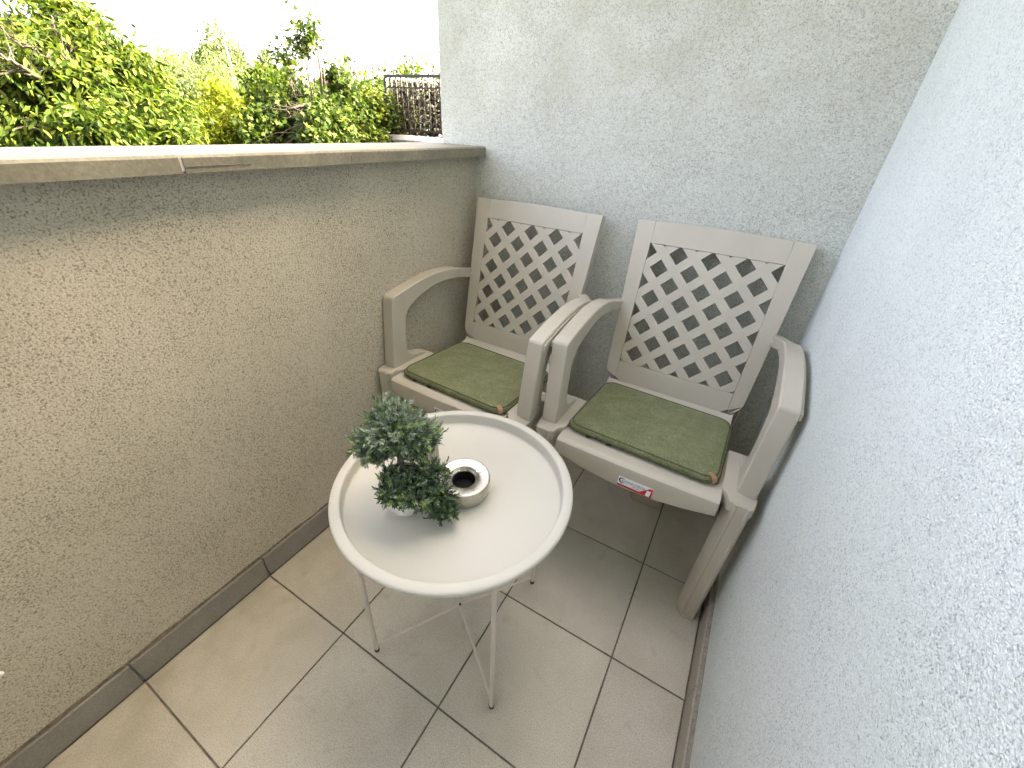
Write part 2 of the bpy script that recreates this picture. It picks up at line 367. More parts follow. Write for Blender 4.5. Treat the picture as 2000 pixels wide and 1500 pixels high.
# ragged mortar bead between skirting and render
mb = MB(); ny = 260; vs = []
for i in range(ny+1):
    y = YN + (YB-0.002-YN)*i/ny
    wv_ = 0.004 + 0.0035*noise.noise(Vector((y*22, 0, 3))) ; hh_ = 0.0815 + 0.005*noise.noise(Vector((y*15, 5, 1)))
    vs += [(0.0004, y, 0.072), (max(0.0015, wv_), y, 0.0768), (0.0004, y, hh_)]
fs = []
for i in range(ny):
    for k in range(2): fs.append((3*i+k, 3*i+3+k, 3*i+4+k, 3*i+1+k))
localize(mb.add(vs, fs).build('mortar_bead', M['dark_mortar']), par)
ZC, CT = 1.026, 0.027
jy = [YN, -0.88, 0.120, YB-0.001]
for k in range(3):
    y0, y1 = jy[k] + (0.0025 if k else 0), jy[k+1]-(0.0025 if k < 2 else 0)
    mb = MB(); nseg = 36; vs = []; prof = [(-0.178, ZC-CT), (0.041, ZC-CT), (0.041, ZC-0.004), (0.037, ZC), (-0.174, ZC), (-0.178, ZC-0.004)]
    for i in range(nseg+1):
        y = y0 + (y1-y0)*i/nseg
        for (x, z) in prof:
            vs.append((x + 0.0009*noise.noise(Vector((y*14, x*9, z*50+k))), y, z + 0.0008*noise.noise(Vector((y*11+7, x*30, z*60+k)))))
    n6 = 6; fs = [(i*n6+j, i*n6+(j+1)%n6, (i+1)*n6+(j+1)%n6, (i+1)*n6+j) for i in range(nseg) for j in range(n6)] + [tuple(range(5,-1,-1)), tuple(nseg*n6+j for j in range(6))]
    o = localize(mb.add(vs, fs).build('coping_slab', M['coping']), par)
for y in jy[1:3]:
    localize(MB().box(-0.176, 0.0395, y-0.0024, y+0.0024, ZC-CT+0.003, ZC-0.0008).build('coping_joint', M['coping_joint']), par)
# hairline crack and chip in the coping edge
pts = [(0.0413, 0.124+0.11*t, 1.0085+0.0022*noise.noise(Vector((t*6, 2, 2)))) for t in [i/16 for i in range(17)]]
localize(MB().tube(pts, 0.0006, 5).build('crack', M['dark_mortar']), par)
localize(MB().tube([(0.0413, 0.470, 1.004), (0.0413, 0.4706, 1.014)], 0.0009, 5).build('crack', M['dark_mortar']), par)

# ------------------------------------------------------------------ partition wall at the back (follows the roof slope) and its twin behind the camera
def roofz(x): return 1.395 + 0.9*(x + 0.14)
def partition(name, y0, y1, label, mname):
    e = empty(name, (0.5, (y0+y1)/2, 0)); tag(e, label, 'wall')
    pts = [(-0.137, -0.18), (1.30, -0.18), (1.30, roofz(1.30)), (-0.137, roofz(-0.137))]
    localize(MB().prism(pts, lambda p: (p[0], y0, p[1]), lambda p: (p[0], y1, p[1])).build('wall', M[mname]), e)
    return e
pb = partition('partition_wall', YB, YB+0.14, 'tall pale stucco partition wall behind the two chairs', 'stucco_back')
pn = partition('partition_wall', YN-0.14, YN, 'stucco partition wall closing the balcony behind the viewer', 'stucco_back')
# clay verge tiles capping the partition
random.seed(3)
for e, yy in ((pb, YB+0.07), (pn, YN-0.07)):
    for k in range(6):
        x0 = -0.145 + 0.235*k
        vs = []; n = 7
        for i, t in enumerate((0, 1)):
            x = x0 + 0.26*t; z = roofz(x) + 0.004 + 0.012*(1-t)
            for j in range(n):
                a = math.pi*j/(n-1); vs.append((x, yy + 0.095*math.cos(a), z + 0.045*math.sin(a)))
            for j in range(n):
                a = math.pi*(n-1-j)/(n-1); vs.append((x, yy + 0.083*math.cos(a), z + 0.033*math.sin(a)))
        q = 2*n
        localize(MB().add(vs, [(j,(j+1)%q,q+(j+1)%q,q+j) for j in range(q)] + [(j, j+1, q-2-j, q-1-j) for j in range(n-1)] + [(q+q-1-j, q+q-2-j, q+j+1, q+j) for j in range(n-1)]).build('verge_tile', M['red_tile'], smooth=True), e)

# ------------------------------------------------------------------ house wall on the right
WALL_H = 3.6  # upper part is unseen, raised to block sky glow
hw = empty('house_wall', (1.16, 0, 0)); tag(hw, 'white rough stucco house wall along the right side of the balcony', 'wall')
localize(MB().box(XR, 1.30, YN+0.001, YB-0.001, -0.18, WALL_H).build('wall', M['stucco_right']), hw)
for a, bb in zip(ye[:-1], ye[1:]):
    localize(MB().box(1.0765, 1.0835, a+0.0012, bb-0.0012, 0.0005, 0.0785).build('skirting_tile', M['skirt_pale'], bevel=0.001, seg=1), hw)
mb = MB(); vs = []; ny = 240
for i in range(ny+1):
    y = YN+0.002 + (YB-0.004-YN)*i/ny
    vs += [(1.0838, y, 0.002), (1.0806, y, 0.0800+0.0012*noise.noise(Vector((y*30,1,1)))), (1.0845, y, 0.0835+0.002*noise.noise(Vector((y*22,4,1)))), (1.0895, y, 0.090+0.003*noise.noise(Vector((y*18,9,1))))]
localize(mb.add(vs, [(4*i+k, 4*i+4+k, 4*i+5+k, 4*i+1+k) for i in range(ny) for k in range(3)]).build('mortar_bead', M['mortar']), hw)

# ------------------------------------------------------------------ the house roof above and behind (shades the whole balcony side)
rf = MB()
def slab(x0, x1, y0, y1, t=0.12):
    rf.add([(x0,y0,roofz(x0)),(x1,y0,roofz(x1)),(x1,y1,roofz(x1)),(x0,y1,roofz(x0)),(x0,y0,roofz(x0)-t),(x1,y0,roofz(x1)-t),(x1,y1,roofz(x1)-t),(x0,y1,roofz(x0)-t)],
           [(0,1,2,3),(7,6,5,4),(0,4,5,1),(1,5,6,2),(2,6,7,3),(3,7,4,0)])
slab(1.31, 6.0, -9, 9); slab(-0.12, 1.309, 1.17, 9); slab(-0.12, 1.309, -9, YN-0.16)
roof = empty('tiled_roof', (3, 0, 3)); tag(roof, 'red clay roof of the house above the balcony', 'roof')
localize(rf.build('roof', M['red_tile']), roof)
fac = empty('house_facade', (3, 0, -6)); tag(fac, 'pale rendered lower storeys of the house carrying the balcony', 'building')
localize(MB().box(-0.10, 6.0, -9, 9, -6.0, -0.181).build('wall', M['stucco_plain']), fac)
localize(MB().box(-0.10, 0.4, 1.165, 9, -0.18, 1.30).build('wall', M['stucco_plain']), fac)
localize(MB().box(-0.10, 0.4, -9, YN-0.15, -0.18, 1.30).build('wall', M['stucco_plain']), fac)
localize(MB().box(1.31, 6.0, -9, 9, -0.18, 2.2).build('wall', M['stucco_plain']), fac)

# unseen slab added over the near end to cut down sky light
BLOCK_X, BLOCK_Y = 0.0, 0.40
blocker = empty('sky_blocker', (1.0, -0.9, 2.2)); tag(blocker, 'unseen white slab added above the viewer to block sky light', 'roof')
localize(MB().box(BLOCK_X, XR-0.001, YN+0.001, BLOCK_Y, 2.15, 2.25).build('blocker_slab', M['stucco_plain']), blocker)
# ------------------------------------------------------------------ chairs
def chair(name, label, group):
    root = empty(name); tag(root, label, 'chair', group)
    P = M['plastic']
    # seat: profile across the depth, extruded over the width, with a turned-down front lip
    prof = [(-0.3040,0.359),(-0.3050,0.372),(-0.3054,0.392),(-0.3055,0.412),(-0.3035,0.4215),(-0.297,0.4265),(-0.285,0.4275),(-0.22,0.4225),(-0.13,0.4155),(-0.04,0.409),(0.03,0.4055),(0.062,0.409),(0.073,0.420)]
    n = len(prof); t = 0.006; mb = MB(); vs = []; xs = [-1,-0.97,-0.8,-0.6,-0.4,-0.2,0,0.2,0.4,0.6,0.8,0.97,1]
    for (y, z) in prof:
        hw_ = 0.1945 - 0.010*max(0, (y+0.3)/0.37)
        for q in xs:
            zz = z + (0.006 if abs(q) == 1 and y > -0.25 else 0) + (0.026*q*q if z < 0.362 else 0.014*q*q if z < 0.38 else 0)
            bow = -0.004*(1-q*q) if y < -0.26 else 0
            vs.append((q*hw_, y+bow, zz))
    inner = []
    for i, (y, z) in enumerate(prof):
        a = prof[max(0,i-1)]; b2 = prof[min(n-1,i+1)]; d = Vector((b2[0]-a[0], b2[1]-a[1])).normalized()
        nx, nz = d.y*1, -d.x
        hw_ = 0.1945 - 0.010*max(0, (y+0.3)/0.37)
        for q in xs: inner.append((q*hw_, y + (t if z < 0.415 and y < -0.29 else nx*t) + (-0.004*(1-q*q) if y < -0.26 else 0), z + (0.001 if z < 0.41 and y < -0.29 else nz*t) + (0.026*q*q if z < 0.362 else 0.014*q*q if z < 0.38 else 0)))
    k = len(xs); vs2 = vs + inner; o = n*k
    fs = [(i*k+j, i*k+j+1, (i+1)*k+j+1, (i+1)*k+j) for i in range(n-1) for j in range(k-1)]
    fs += [(o+i*k+j+1, o+i*k+j, o+(i+1)*k+j, o+(i+1)*k+j+1) for i in range(n-1) for j in range(k-1)]
    fs += [(i*k, (i+1)*k, o+(i+1)*k, o+i*k) for i in range(n-1)] + [(i*k+k-1, o+i*k+k-1, o+(i+1)*k+k-1, (i+1)*k+k-1) for i in range(n-1)]
    fs += [(j, o+j, o+j+1, j+1) for j in range(k-1)] + [((n-1)*k+j, (n-1)*k+j+1, o+(n-1)*k+j+1, o+(n-1)*k+j) for j in range(k-1)]
    mb.add(vs2, fs)
    # stiffening ribs below the seat
    for x in (-0.12, 0.0, 0.12): mb.box(x-0.002, x+0.002, -0.27, 0.04, 0.382, 0.402)
    seat = mb.build('seat', P, root, smooth=True, ang=40)
    # armrest and its upright in one side outline
    out = [(-0.262,0.405),(-0.2600,0.455),(-0.2480,0.545),(-0.2350,0.640),(-0.2325,0.6500),(-0.2270,0.6545)]
    for i in range(1, 9):
        tt = i/8; out.append((-0.227 + 0.322*tt, 0.6545 + 0.030*math.sin(tt*math.pi*0.62)/math.sin(math.pi*0.62)*(1) - 0.022*tt**3))
    out += [(0.098,0.650),(0.096,0.628)]
    for i in range(1, 8):
        tt = i/8; out.append((0.096 - 0.250*tt, 0.628 + 0.017*math.sin(math.pi*min(1,tt*1.1)*0.9) - 0.016*tt**2))
    out += [(-0.168,0.605),(-0.181,0.592),(-0.1885,0.570),(-0.196,0.52),(-0.198,0.48),(-0.193,0.462),(-0.178,0.450),(-0.155,0.442),(-0.12,0.432),(-0.10,0.415),(-0.10,0.400)]
    def wi(z): return 0.2190 + 0.0050*max(0, min(1, (z-0.45)/0.2))
    def wa(z): return 0.2600 + 0.0055*max(0, min(1, (z-0.45)/0.2))
    for s in (-1, 1):
        mb = MB()
        mb.prism(out, lambda p: (s*wi(p[1]), p[0], p[1]), lambda p: (s*wa(p[1]), p[0], p[1]))
        mb.prism([(0.090,0.632),(0.120,0.630),(0.150,0.634),(0.158,0.6520),(0.120,0.6570),(0.090,0.6620)], lambda p: (s*(0.2020 if p[0] > 0.1 else 0.2270), p[0], p[1]), lambda p: (s*(0.2630-max(0,p[0]-0.09)*0.55), p[0], p[1]))
        arm = mb.build('armrest', P, root, bevel=0.0045, seg=3)
        # outer lip under the arm top
        lip = [(-0.2315,0.633),(-0.2300,0.6475)] + [(-0.227+0.30*q/6, 0.6480+0.027*math.sin(q/6*math.pi*0.62)/math.sin(math.pi*0.62)-0.016*(q/6)**3) for q in range(1,7)] + [(0.075,0.642)] + [(-0.227+0.30*q/6, 0.6320+0.027*math.sin(q/6*math.pi*0.62)/math.sin(math.pi*0.62)-0.016*(q/6)**3) for q in range(5,0,-1)]
        MB().prism(lip, lambda p: (s*0.2650, p[0], p[1]), lambda p: (s*0.2695, p[0], p[1])).build('lip', P, arm, bevel=0.0015)
        # shoulder joining seat, leg and upright
        sh = MB()
        pts = [(0.1905,-0.262),(0.2030,-0.276),(0.2110,-0.292),(0.2600,-0.2930),(0.2620,-0.270),(0.2600,-0.10),(0.1900,-0.10)]
        sh.prism(pts, lambda p: (s*p[0], p[1], 0.402), lambda p: (s*p[0], p[1], 0.4315 + (0.006 if p[1] > -0.28 else 0) - (0.012 if p[1] > -0.15 else 0)))
        sh.build('shoulder', P, root, bevel=0.004, seg=3)
        # front leg: open angle section with ridges
        lp = [(0.2070,-0.268),(0.2150,-0.2895),(0.2230,-0.2985),(0.2270,-0.2985),(0.2285,-0.2965),(0.2480,-0.2965),(0.2495,-0.2985),(0.2540,-0.2985),(0.2580,-0.2930),(0.2590,-0.235),(0.2545,-0.235),(0.2535,-0.290),(0.2245,-0.2925),(0.2180,-0.2850),(0.2115,-0.266)]
        leg = MB().prism(lp, lambda p: (s*(p[0]-0.003), p[1]-0.003, 0.0), lambda p: (s*p[0], p[1]+0.003, 0.4295)).build('leg', P, root, bevel=0.0012)
        foot = [(0.2025,-0.2700),(0.2110,-0.2945),(0.2195,-0.3045),(0.2520,-0.3045),(0.2570,-0.3000),(0.2575,-0.235),(0.2520,-0.235),(0.2500,-0.2965),(0.2210,-0.2970),(0.2150,-0.290),(0.2080,-0.268)]
        MB().prism(foot, lambda p: (s*p[0], p[1], 0.0), lambda p: (s*p[0], p[1], 0.0055)).build('foot_rim', P, leg, bevel=0.001)
        # rear leg
        lp = [(0.0,0.0),(0.045,0.0),(0.045,0.006),(0.006,0.006),(0.006,0.05),(0.0,0.05)]
        MB().prism(lp, lambda p: (s*(0.215-p[0]), 0.222-p[1]*0.9, 0.0), lambda p: (s*(0.202-p[0]), 0.196-p[1]*0.55, 0.640)).build('leg', P, root, bevel=0.0015)
    # backrest in its own leaning plane: a = across, b = along the slope from the bottom
    y0, z0, y1, z1 = 0.076, 0.431, 0.196, 0.880
    H = math.hypot(y1-y0, z1-z0); dy, dz = (y1-y0)/H, (z1-z0)/H
    def bp(a, b, d): return (a, y0 + dy*b + dz*d, z0 + dz*b - dy*d)      # d > 0 goes to the rear
    def pr(mb, pts, d0, d1): return mb.prism(pts, lambda p: bp(p[0], p[1], d0), lambda p: bp(p[0], p[1], d1))
    def ow(b): return 0.2000 + 0.0210*b/H                                  # outer half-width
    bo, to = 0.050, 0.407                                                # opening bottom / top
    wo_ = lambda b: 0.1670 + 0.005*(b-bo)/(to-bo)
    back = MB()
    g = 0.0005
    for s in (-1, 1):
        corner = []
        for i in range(7):
            a = math.pi/2*i/6; corner.append((s*(ow(0.03)-0.045+0.045*math.sin(a)), -0.012+0.045-0.045*math.cos(a)))
        pts = [(s*(wo_(bo)), -0.012)] + corner + [(s*ow(H), H), (s*wo_(to), H), (s*wo_(bo), bo)]
        pr(back, pts, 0.0, 0.010)
        pr(back, [(s*(ow(0.06)-0.006), 0.045), (s*ow(0.06), 0.045), (s*ow(H), H), (s*(ow(H)-0.006), H)], 0.0102, 0.030)
    wt_ = wo_(to)-g
    pr(back, [(-wt_, to)] + [(-wt_ + 2*wt_*i/10, to) for i in range(1,11)] + [(wt_ - 2*wt_*i/10, H + 0.004*math.sin(math.pi*i/10)) for i in range(11)], 0.0004, 0.0102)
    pr(back, [(-(ow(H)-0.006), H-0.008), (ow(H)-0.006, H-0.008), (ow(H)-0.006, H), (-(ow(H)-0.006), H)], 0.0104, 0.028)
    wb_ = wo_(bo)-g
    pr(back, [(-wb_, -0.012), (wb_, -0.012), (wb_, bo), (-wb_, bo)], 0.0003, 0.0101)
    bko = back.build('backrest', P, root, bevel=0.0016, seg=2)
    # curved lower lip of the backrest meeting the seat
    mb = MB(); vs = []
    arc = [(-0.012,0.0),(-0.018,-0.002),(-0.024,-0.007),(-0.029,-0.014)]
    for (b2, d) in arc: vs += [bp(-(wb_+0.008), b2, d), bp(wb_+0.008, b2, d)]
    for (b2, d) in arc: vs += [bp(-(wb_+0.008), b2-0.004, d+0.009), bp(wb_+0.008, b2-0.004, d+0.009)]
    na = len(arc); o = 2*na
    fs = [(2*i,2*i+1,2*i+3,2*i+2) for i in range(na-1)] + [(o+2*i+1,o+2*i,o+2*i+2,o+2*i+3) for i in range(na-1)] + [(2*i,2*i+2,o+2*i+2,o+2*i) for i in range(na-1)] + [(2*i+1,o+2*i+1,o+2*i+3,2*i+3) for i in range(na-1)] + [(0,o,o+1,1),(2*na-2,2*na-1,o+2*na-1,o+2*na-2)]
    mb.add(vs, fs).build('lower_lip', P, bko, smooth=True, ang=50)
    # diagonal lattice slats clipped to the opening
    def clip(poly):
        tl, tr, br, bl = (-wo_(to)+g, to-g), (wo_(to)-g, to-g), (wo_(bo)-g, bo+g), (-wo_(bo)+g, bo+g)
        for (A, B) in ((bl, br), (br, tr), (tr, tl), (tl, bl)):
            res = []
            ins = lambda p: (B[0]-A[0])*(p[1]-A[1]) - (B[1]-A[1])*(p[0]-A[0]) >= 0
            for i in range(len(poly)):
                p, q = poly[i], poly[(i+1)%len(poly)]
                ip, iq = ins(p), ins(q)
                if ip: res.append(p)
                if ip != iq:
                    d1 = (B[0]-A[0])*(p[1]-A[1]) - (B[1]-A[1])*(p[0]-A[0]); d2 = (B[0]-A[0])*(q[1]-A[1]) - (B[1]-A[1])*(q[0]-A[0])
                    tt = d1/(d1-d2); res.append((p[0]+(q[0]-p[0])*tt, p[1]+(q[1]-p[1])*tt))
            poly = res
            if len(poly) < 3: return None
        return poly
    pitch = 0.0430; hwid = 0.0124; cb = to - 0.0225                         # hole centres of the top row sit on cb
    for fam in (1, -1):
        for kk in range(-14, 15):
            # slat axes run midway between holes: a - fam*(b-cb) = pitch*(2k+1)
            c0 = pitch*(2*kk+1)
            d = Vector((fam, 1)).normalized()
            nrm = Vector((d.y, -d.x))
            p0 = Vector((c0, cb))
            A = [p0 - d*2 + nrm*hwid, p0 + d*2 + nrm*hwid, p0 + d*2 - nrm*hwid, p0 - d*2 - nrm*hwid]
            poly = clip([(v.x, v.y) for v in (A if True else A)])
            if poly is None: continue
            area = abs(sum(poly[i][0]*poly[(i+1)%len(poly)][1]-poly[(i+1)%len(poly)][0]*poly[i][1] for i in range(len(poly))))/2
            if area < 2e-5: continue
            mb = MB(); pr(mb, poly, 0.0010 + (0.0003 if fam < 0 else 0), 0.0052 + (0.0003 if fam < 0 else 0)); mb.build('lattice_slat', P, bko, bevel=0.0006, seg=1)
    return root

def text_mesh(s, size, name, mt, parent, loc, rot, extr=0.0):
    cu = bpy.data.curves.new(name, 'FONT'); cu.body = s; cu.size = size; cu.align_x = 'LEFT'
    to = bpy.data.objects.new('tmp_text', cu); COL.objects.link(to)
    dg = bpy.context.evaluated_depsgraph_get(); dg.update()
    me = bpy.data.meshes.new_from_object(to.evaluated_get(dg))
    bpy.data.objects.remove(to); bpy.data.curves.remove(cu)
    me.materials.clear(); me.materials.append(mt)
    o = bpy.data.objects.new(name, me); COL.objects.link(o); o.parent = parent; o.location = loc; o.rotation_euler = rot
    return o

def sticker(root):
    # paper label on the front lip of the seat
    y = -0.3096; w = 0.0415; z0, z1 = 0.3650, 0.3945; cx = 0.0185
    s = MB().box(cx-w, cx+w, y-0.0005, y, z0, z1).build('maker_label', M['label_white'], root)
    yy = y-0.0009
    rd = MB()
    rd.prism([(cx-w, z0), (cx+w, z0), (cx+w, z0+0.0055), (cx-w, z0+0.0055)], lambda p: (p[0], yy, p[1]), lambda p: (p[0], y-0.0004, p[1]))
    rd.prism([(cx+0.013, z0+0.0056), (cx+w, z0+0.0056), (cx+w, z1-0.003), (cx+0.034, z1-0.003)], lambda p: (p[0], yy, p[1]), lambda p: (p[0], y-0.0004, p[1]))
    rd.build('red_band', M['red_ink'], s)
    MB().prism([(cx+0.0270, z0+0.002), (cx+0.0365, z0+0.002), (cx+0.0385, z1-0.0105), (cx+0.0290, z1-0.0105)], lambda p: (p[0], yy-0.0004, p[1]), lambda p: (p[0], yy-0.0001, p[1])).build('barcode_field', M['label_white'], s)
    pts = []
    for i in range(15):
        a = R(60 + 250*i/14); pts.append((cx-0.0300+0.0078*math.cos(a), yy, z1-0.0105+0.0072*math.sin(a)))
    MB().tube(pts, [0.0003+0.0014*math.sin(math.pi*i/14) for i in range(15)], 6).build('swoosh', M['dark_ink'], s)
    text_mesh('CONCORDE', 0.0098, 'lettering', M['dark_ink'], s, (cx-0.0310, yy, z1-0.0140), (R(90),0,0))
    text_mesh('EXTRA', 0.0062, 'lettering', M['dark_ink'], s, (cx-0.004, yy, z1-0.0205), (R(90),0,0))

CA, CB = (0.2680, 0.774, 0), (0.8085, 0.800, 0)
chA = chair('garden_chair', 'beige resin armchair with lattice back beside the stucco parapet', 'lattice-backed resin armchairs')
sticker(chA)
chB = copy_tree(chA)
chA.location = CA; chA.rotation_euler = (0,0,-0.010)
chB.location = CB; chB.rotation_euler = (0,0,-0.007)
chB['label'] = 'beige resin armchair with lattice back beside the white house wall'

# ------------------------------------------------------------------ seat cushions
def cushion(label, loc, rz, w, d, tilt):
    root = empty('seat_cushion', loc); root.rotation_euler = (tilt, 0, rz); tag(root, label, 'cushion', 'olive seat pads on the chairs')
    def outline(w, d, rc, n=8):
        pts = []
        for cx, cy, a0 in ((w/2-rc, d/2-rc, 0), (-w/2+rc, d/2-rc, 90), (-w/2+rc, -d/2+rc, 180), (w/2-rc, -d/2+rc, 270)):
            for i in range(n+1):
                a = R(a0 + 90*i/n); pts.append((cx + rc*math.cos(a), cy + rc*math.sin(a)))
        out = []
        for i in range(len(pts)):
            p, q = Vector(pts[i]), Vector(pts[(i+1)%len(pts)]); L_ = (q-p).length; k = max(1, int(L_/0.02))
            for j in range(k): out.append(p.lerp(q, j/k))
        return out
    rc = 0.034; prof = [(0.0, 0.0), (1.0, 0.0), (1.0, 0.003), (1.0, 0.010), (0.985, 0.0140), (0.955, 0.0158), (0.88, 0.0172), (0.7, 0.0185), (0.45, 0.0192), (0.2, 0.0195), (0.0, 0.0195)]
    ol = outline(w, d, rc); n = len(ol); vs = []
    for i, (s_, z) in enumerate(prof):
        for p in ol:
            sag = -0.0030*noise.noise(Vector((p.x*s_*10+loc[0]*5, p.y*s_*10, 2.0))) if z > 0.0165 else 0
            vs.append((p.x*s_, p.y*s_, z + sag))
    fs = [(i*n+j, i*n+(j+1)%n, (i+1)*n+(j+1)%n, (i+1)*n+j) for i in range(len(prof)-1) for j in range(n)]
    MB().add(vs, fs).build('pad', M['velvet'], root, smooth='all')
    MB().loop_tube([(p.x*0.972, p.y*0.972, 0.0156) for p in ol], 0.0017, 6).build('piping', M['piping'], root, smooth='all')
    MB().loop_tube([(p.x*1.002, p.y*1.002, 0.0035) for p in ol], 0.0028, 6).build('piping', M['piping'], root, smooth='all')
    # leather tag wrapped over the front right corner
    q = [p for p in ol if p.x > 0 and p.y < 0 and p.x < w/2-0.001 and p.y > -d/2+0.001]
    q = q[1:-1]
    vs = []
    for p in q: vs += [(p.x*1.016, p.y*1.018, 0.002), (p.x*1.018, p.y*1.020, 0.010), (p.x*0.995, p.y*0.995, 0.0165), (p.x*0.930, p.y*0.930, 0.0190)]
    MB().add(vs, [(4*i+k, 4*i+4+k, 4*i+5+k, 4*i+1+k) for i in range(len(q)-1) for k in range(3)]).build('corner_tag', M['leather'], root, smooth='all')
    for x in (-w*0.33, -w*0.18):
        MB().box(x-0.006, x+0.004, -d/2-0.004, -d/2+0.02, -0.0026, 0.002).build('strap', M['strap'], root)
    return root
cushion('olive green corduroy pad on the chair beside the parapet', (0.272, 0.645, 0.4215), R(-2.5), 0.372, 0.300, R(-4.2))
cushion('olive green velvet pad on the chair beside the house wall', (0.8065, 0.688, 0.4215), R(-2.0), 0.372, 0.300, R(-4.2))

# ------------------------------------------------------------------ tray table
TC = (0.523, 0.191)
tb = empty('tray_table', (TC[0], TC[1], 0)); tag(tb, 'round cream metal tray table with thin folding legs', 'table')
prof = [(0.0,0.4700),(0.150,0.4700),(0.2095,0.4700),(0.2118,0.4712),(0.2128,0.4735),(0.2132,0.485),(0.2136,0.4925),(0.2148,0.4950),(0.2170,0.4958),(0.2300,0.4945),(0.2328,0.4932),(0.2340,0.4905),(0.2338,0.4865),(0.2322,0.4865),(0.2322,0.4900),(0.2300,0.4925),(0.2160,0.4938),(0.2146,0.485),(0.2142,0.4715),(0.2120,0.4685),(0.15,0.4682),(0.0,0.4682)]
MB().lathe(prof, 96).build('tray', M['tray'], tb, smooth=True, ang=50)
feet = [(0.402,0.015),(0.702,0.062),(0.644,0.368),(0.345,0.321)]
feet = [(x-TC[0], y-TC[1]) for x, y in feet]
for (x, y) in feet:
    s = 0.955
    leg = MB().tube([(x,y,0.006),(x*0.99,y*0.99,0.12),(x*s,y*s,0.467)], 0.0052, 12).build('leg', M['table_leg'], tb, smooth=True)
    MB().lathe([(0.0,0.0),(0.0056,0.0),(0.0060,0.002),(0.0060,0.009),(0.0052,0.0095)], 14, x, y).build('foot_cap', M['rubber'], leg, smooth=True)
hz = 0.040
for a, bq, dz in ((0, 2, 0.003), (1, 3, -0.003)):
    A, B = feet[a], feet[bq]
    pts = []
    for i in range(13):
        t = i/12; x = A[0]*0.985*(1-t) + B[0]*0.985*t; y = A[1]*0.985*(1-t) + B[1]*0.985*t
        z = 0.026 + (hz+dz-0.026)*(1-abs(2*t-1))**0.9
        pts.append((x, y, z))
    MB().tube(pts, [0.0036]*13, 8).build('brace', M['table_leg'], tb, smooth=True)
    d = Vector((B[0]-A[0], B[1]-A[1])).normalized(); nn = Vector((-d.y, d.x))
    q = [(-0.03*d + 0.004*nn), (0.03*d + 0.004*nn), (0.03*d - 0.004*nn), (-0.03*d - 0.004*nn)]
    MB().prism([(v.x, v.y) for v in q], lambda p: (p[0], p[1], hz+dz-0.0012), lambda p: (p[0], p[1], hz+dz+0.0012)).build('flat_joint', M['table_leg'], tb, bevel=0.0006)
MB().lathe([(0,0.034),(0.003,0.034),(0.003,0.0475),(0.0022,0.0485),(0,0.0485)], 12).build('rivet', M['rubber'], tb, smooth=True)

# ------------------------------------------------------------------ ashtray
ZT = 0.4705
ash = empty('ashtray', (0.5395, 0.1975, ZT)); ash.scale = (1.09, 1.09, 1.04); tag(ash, 'round stainless steel lidded ashtray beside the bonsai', 'ashtray')
MB().lathe([(0,0.0),(0.042,0.0),(0.0450,0.0015),(0.0465,0.005),(0.0470,0.024),(0.0462,0.0245),(0.0455,0.006),(0.041,0.002),(0,0.002)], 64).build('bowl', M['steel'], ash, smooth=True)
lid = MB().lathe([(0.0472,0.0245),(0.0476,0.026),(0.0478,0.0325),(0.0472,0.0350),(0.0462,0.0357),(0.0445,0.0357),(0.036,0.0345),(0.0290,0.0333),(0.0275,0.0325),(0.0255,0.0305),(0.0225,0.0292),(0.0214,0.0285),(0.0210,0.0270)], 64).build('lid', M['steel'], ash, smooth=True, ang=60)
MB().lathe([(0,0.008),(0.0448,0.008)], 32).build('black_disc', M['black'], ash)  # plain black disc seen through the lid hole
MB().lathe([(0.0209,0.0268),(0.0207,0.0085)], 40).build('inner_sleeve', M['black'], ash, smooth=True)
for a in (R(-62), R(60)):
    d = Vector((math.cos(a), math.sin(a))); nn = Vector((-d.y, d.x))
    vs = []
    for t in (0.0265, 0.0455):
        zb = 0.0326 + (0.0350-0.0326)*((t-0.0265)/0.019)
        for off, dz_ in ((-0.0042, 0.0012), (-0.0034, 0.0012), (0.0, -0.0006), (0.0034, 0.0012), (0.0042, 0.0012)):
            v = d*t + nn*off; vs.append((v.x, v.y, zb+dz_))
    MB().add(vs, [(j, j+1, 6+j, 5+j) for j in range(4)]).build('cigarette_rest', M['steel'], lid, smooth=True)

# ------------------------------------------------------------------ ribbed cup behind the bonsai
cup = empty('ribbed_cup', (0.417, 0.218, ZT)); tag(cup, 'beige vertically ribbed cup half hidden behind the bonsai foliage', 'cup')
vs = []; n = 96; zs = [0, 0.002, 0.03, 0.066, 0.068]
mb = MB()
for k_, z in enumerate(zs):
    for j in range(n):
        a = 2*math.pi*j/n; rr_ = 0.0335 + (0.0008 if j % 4 < 2 else -0.0006); rr_ *= (0.97 if k_ in (0, 4) else 1)
        vs.append((rr_*math.cos(a), rr_*math.sin(a), z))
for z, rr_ in ((0.067, 0.0295), (0.006, 0.028)):
    for j in range(n): vs.append((rr_*math.cos(2*math.pi*j/n), rr_*math.sin(2*math.pi*j/n), z))
fs = [(i*n+j, i*n+(j+1)%n, (i+1)*n+(j+1)%n, (i+1)*n+j) for i in range(6) for j in range(n)] + [tuple(range(n-1,-1,-1)), tuple(6*n+j for j in range(n))]
mb.add(vs, fs).build('body', M['ribbed'], cup)

